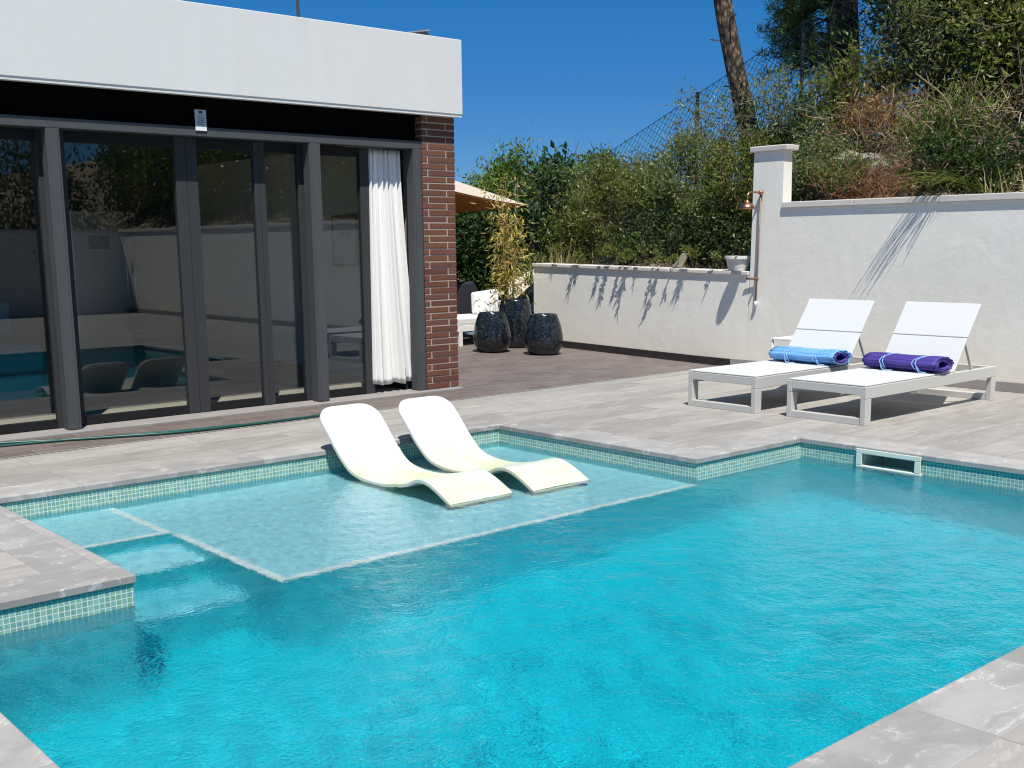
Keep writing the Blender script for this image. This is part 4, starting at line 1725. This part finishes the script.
shrub('bank_shrub', 'low dark shrub filling the bank below the fence behind the pillar', 'shrub', onbank(12.6, 8.6), (12.6, 8.5, 2.6), (.5, .55, .6), 80, 90, .16, .06, .026, 'dark', 'twig_dark', 65, .3, group=BG)
blades('yucca', 'spiky green yucca above the wall coping at the right edge', 'yucca', (11.75, 5.75, 2.0), 46, .55, 'laurel', 66, wid=.035, spread=.6)
rng = np.random.default_rng(67)
V, F = [], []
for k in range(34):
    p0 = np.array([11.36, 5.72, 1.97]) + rng.normal(size=3) * np.array([.05, .06, .01])
    q = rng.uniform(0, 1)
    p2 = np.array([XW - .06 - .26 * q - rng.uniform(0, .05), 5.85 + .55 * q + rng.normal() * .07, 2.06 + rng.uniform(-.08, .10)])
    p1 = (p0 + p2) / 2 + np.array([.02, 0, .16 + .12 * rng.uniform()])
    k0 = len(V)
    for i in range(8):
        u = i / 7
        c = p0 * (1 - u) ** 2 + 2 * p1 * u * (1 - u) + p2 * u * u
        w = .010 * (1 - .85 * u)
        V += [c - np.array([.5, .7, .3]) * w, c + np.array([.5, .7, .3]) * w]
    F += [(k0 + 2 * i, k0 + 2 * i + 1, k0 + 2 * i + 3, k0 + 2 * i + 2) for i in range(7)]
m = MB()
m.add(V, F)
tag(m.build('arching_grass', M['olive'], None, org=(11.36, 5.72, 1.97)), 'long arching grass hanging over the tall wall coping', 'grass')
blades('dry_grass', 'bleached grass tuft on the coping edge at the right', 'grass', (11.55, 5.6, 1.9), 70, .36, 'straw', 68, rb=.14)
m = MB()
st_pts = spline([(11.75, 5.9, 2.05), (11.85, 6.2, 2.55), (12.0, 6.45, 3.0), (12.1, 6.9, 3.35)], 5)
m.tube([tuple(p) for p in st_pts], np.linspace(.016, .007, len(st_pts)), 6)
m.tube([tuple(st_pts[6]), (11.8, 6.05, 3.1), (11.85, 6.0, 3.4)], [.008, .006, .004], 5)
tag(m.build('bare_stem', M['straw'], None, org=(11.75, 5.9, 2.05)), 'long bare yellowish stem arching up across the right of the bank', 'stem')

# rocks showing through the scrub


def rock(label, c, r, seed):
    rng = np.random.default_rng(seed)
    n, k = 18, 12
    P = np.zeros((n + 1, k, 3))
    ph = rng.uniform(0, 6, 8)
    for i in range(n + 1):
        a = 2 * PI * i / n
        for j in range(k):
            b = -PI / 2 + PI * j / (k - 1)
            d = np.array([math.cos(a) * math.cos(b), math.sin(a) * math.cos(b), math.sin(b)])
            s_ = 1 + .16 * math.sin(3 * d[0] + ph[0] + 2 * d[2]) + .12 * math.sin(5 * d[1] + ph[1]) + .08 * math.sin(9 * d[2] + 4 * d[0] + ph[2])
            P[i, j] = np.array(c) + d * np.array(r) * s_
    m = MB()
    m.grid(P)
    return tag(m.build('boulder', M['rock'], None, org=c), label, 'rock')


rock('pale grey rock face on the bank behind the small green shrub', (12.08, 7.55, 2.3), (.24, .36, .28), 1)
if False:
    rock('pale grey rock showing between the dry stems higher on the bank', (12.95, 7.3, 2.85), (.35, .5, .40), 2)

# chain-link fence up the bank
fe = thing('chain_link_fence', 'rusty chain-link fence climbing the bank behind the bushes', 'fence', (13, 11, 2))


def ftop(y):
    return 3.58 + (10.8 - y) * .40


yA, yB, fh = 14.4, 7.6, 1.5
m = MB()
pit = .11
A, B = [], []
for sgn in (1, -1):
    k = -40
    while k * pit < (yA - yB) + fh + 1:
        # diagonal in (s, t): s along, t up
        s0 = k * pit
        t0, t1 = 0., fh
        sa, sb = s0, s0 + sgn * fh
        pa, pb = np.array([sa, t0]), np.array([sb, t1])
        # clip to 0..len
        Ln = yA - yB
        d = pb - pa
        u0, u1 = 0., 1.
        if abs(d[0]) > 1e-9:
            ua, ub = (0 - pa[0]) / d[0], (Ln - pa[0]) / d[0]
            u0, u1 = max(u0, min(ua, ub)), min(u1, max(ua, ub))
        if u1 > u0 + .01:
            for e, LST in ((u0, A), (u1, B)):
                q = pa + d * e
                yv = yA - q[0]
                LST.append((13. + .004 * sgn, yv, ftop(yv) - fh + q[1]))
        k += 1
m.sticks(A, B, .0034, .0034)
yl = np.linspace(yA, yB, 12)
for i in range(11):
    m.sticks([(13, yl[i], ftop(yl[i]))], [(13, yl[i + 1], ftop(yl[i + 1]))], .006, .006)
m.build('wire_mesh', M['fence'], fe)
for yv in (14.3, 12.55, 10.8, 9.05, 7.7):
    m = MB()
    m.tube([(13.03, yv, ftop(yv) - fh - .5), (13.03, yv, ftop(yv) + .04)], .027, 8)
    m.build('post', M['fence'], fe)


# pines
def pine(label, pts, rad, crown, seed, sprays=()):
    rng = np.random.default_rng(seed)
    t = thing('pine_tree', label, 'tree', tuple(pts[0]), 'pine trees on the bank')
    m = MB()
    sp_ = spline(pts, 6)
    rr = np.interp(np.linspace(0, 1, len(sp_)), np.linspace(0, 1, len(rad)), rad)
    V0 = m.n
    m.tube([tuple(p) for p in sp_], rr, 16)
    tk = m.build('trunk', M['bark'], t, smooth=True)
    m = MB()
    A, B, ra = [], [], []
    for k in range(9):
        p = np.array(sp_[int(rng.integers(8, len(sp_) - 12))])
        a = rng.uniform(0, 2 * PI)
        d = np.array([math.cos(a), math.sin(a), .15])
        A.append(p)
        B.append(p + d * rng.uniform(.25, .45))
        ra.append(.018)
    P, D = [], []
    cl = [tuple(c) for c in ell(rng, 60, crown[0], crown[1], .3)] if crown else []
    cl += list(sprays)
    for q in cl:
        q = np.array(q)
        j = int(np.argmin([np.linalg.norm(np.array(p) - q) for p in sp_]))
        p = np.array(sp_[j])
        mid = (p + q) / 2 + np.array([0, 0, .12])
        A += [p, mid]
        B += [mid, q]
        ra += [.03, .018]
        for s_ in range(16):
            c = q + rng.normal(size=3) * np.array([.2, .2, .14])
            n = 40
            P.append(c + rng.normal(size=(n, 3)) * .03)
            D.append(rng.normal(size=(n, 3)) + np.array([0, 0, .5]))
            A.append(q)
            B.append(c)
            ra.append(.008)
    m.sticks(A, B, np.array(ra))
    m.build('branches', M['bark'], t)
    m = MB()
    m.leaves(np.concatenate(P), np.concatenate(D), .13, .012, rng)
    m.build('crown', M['pine'], t)
    return t


pine('leaning bare pine trunk rising behind the pillar', [(15.15, 11.25, 1.8), (15., 11.35, 3.1), (14.95, 11.66, 4.3), (14.95, 11.92, 5.3), (15., 12.3, 7.), (15.1, 12.6, 9.5)], [.22, .165, .15, .145, .12, .06],
     ((15.2, 12.6, 9.3), (2.0, 2.0, 1.3)), 71)
pine('dark upright pine trunk with needle sprays on the bank', [(14.3, 9.3, 2.9), (14.3, 9.25, 3.8), (14.3, 9.32, 4.9), (14.3, 9.4, 7.), (14.3, 9.4, 9.2)], [.25, .22, .21, .18, .06],
     ((13.5, 8.3, 7.2), (1.7, 1.7, 1.2)), 72,
     [(14.1, 9.95, 4.55), (14.0, 10.0, 4.85), (14.05, 9.85, 4.25), (14.1, 9.75, 4.05), (14.0, 9.72, 4.65), (13.95, 9.6, 4.4), (14.0, 9.5, 3.95), (14.2, 9.9, 5.15), (13.9, 9.3, 4.1), (14.1, 10.05, 4.7), (14.05, 9.9, 4.45), (14., 9.85, 5.0), (14.1, 9.8, 4.75), (14., 9.65, 4.15), (13.95, 9.95, 4.2), (14.1, 9.6, 4.9)])

# greenery further along the bank: seen from the pool, mirrored in the doors
RG = 'large bushes along the bank toward the yard end'
kinds = ['olive', 'dark', 'fresh', 'greyleaf', 'dark', 'olive', 'dark']
rngk = random.Random(4)
for k in range(9):
    yv = 4.4 - k * 1.75
    lm_ = kinds[k % 7]
    shrub('large_bush', 'large bush growing on the bank further along the tall wall', 'shrub', onbank(12.7, yv), (12.7, yv, 3.1 + .3 * rngk.uniform(-1, 1)), (1.0, 1.25, 1.3), 110, 80, .26, .12, .06, lm_, 'twig', 90 + k, .35, .02, group=RG)
for k in range(8):
    yv = 3.6 - k * 2.2
    shrub('large_bush', 'tall bush growing behind the other bushes further along the bank', 'shrub', onbank(14.6, yv), (14.6, yv, 4.7 + .3 * rngk.uniform(-1, 1)), (1.3, 1.5, 1.5), 100, 80, .34, .15, .07, ['dark', 'olive', 'dark', 'laurel'][k % 4], 'twig', 130 + k, .35, .02, group='tall bushes at the back of the bank')
for k in range(4):
    xv = 9.5 - k * 3.6
    shrub('large_bush', 'large bush growing behind the end wall of the yard', 'shrub', (xv, -10.2, 0), (xv, -10.2, 2.3), (1.9, 1.2, 1.9), 80, 60, .42, .17, .08, ['dark', 'olive', 'dark', 'fresh'][k], 'twig', 110 + k, .35, .02, group='large bushes behind the end wall')
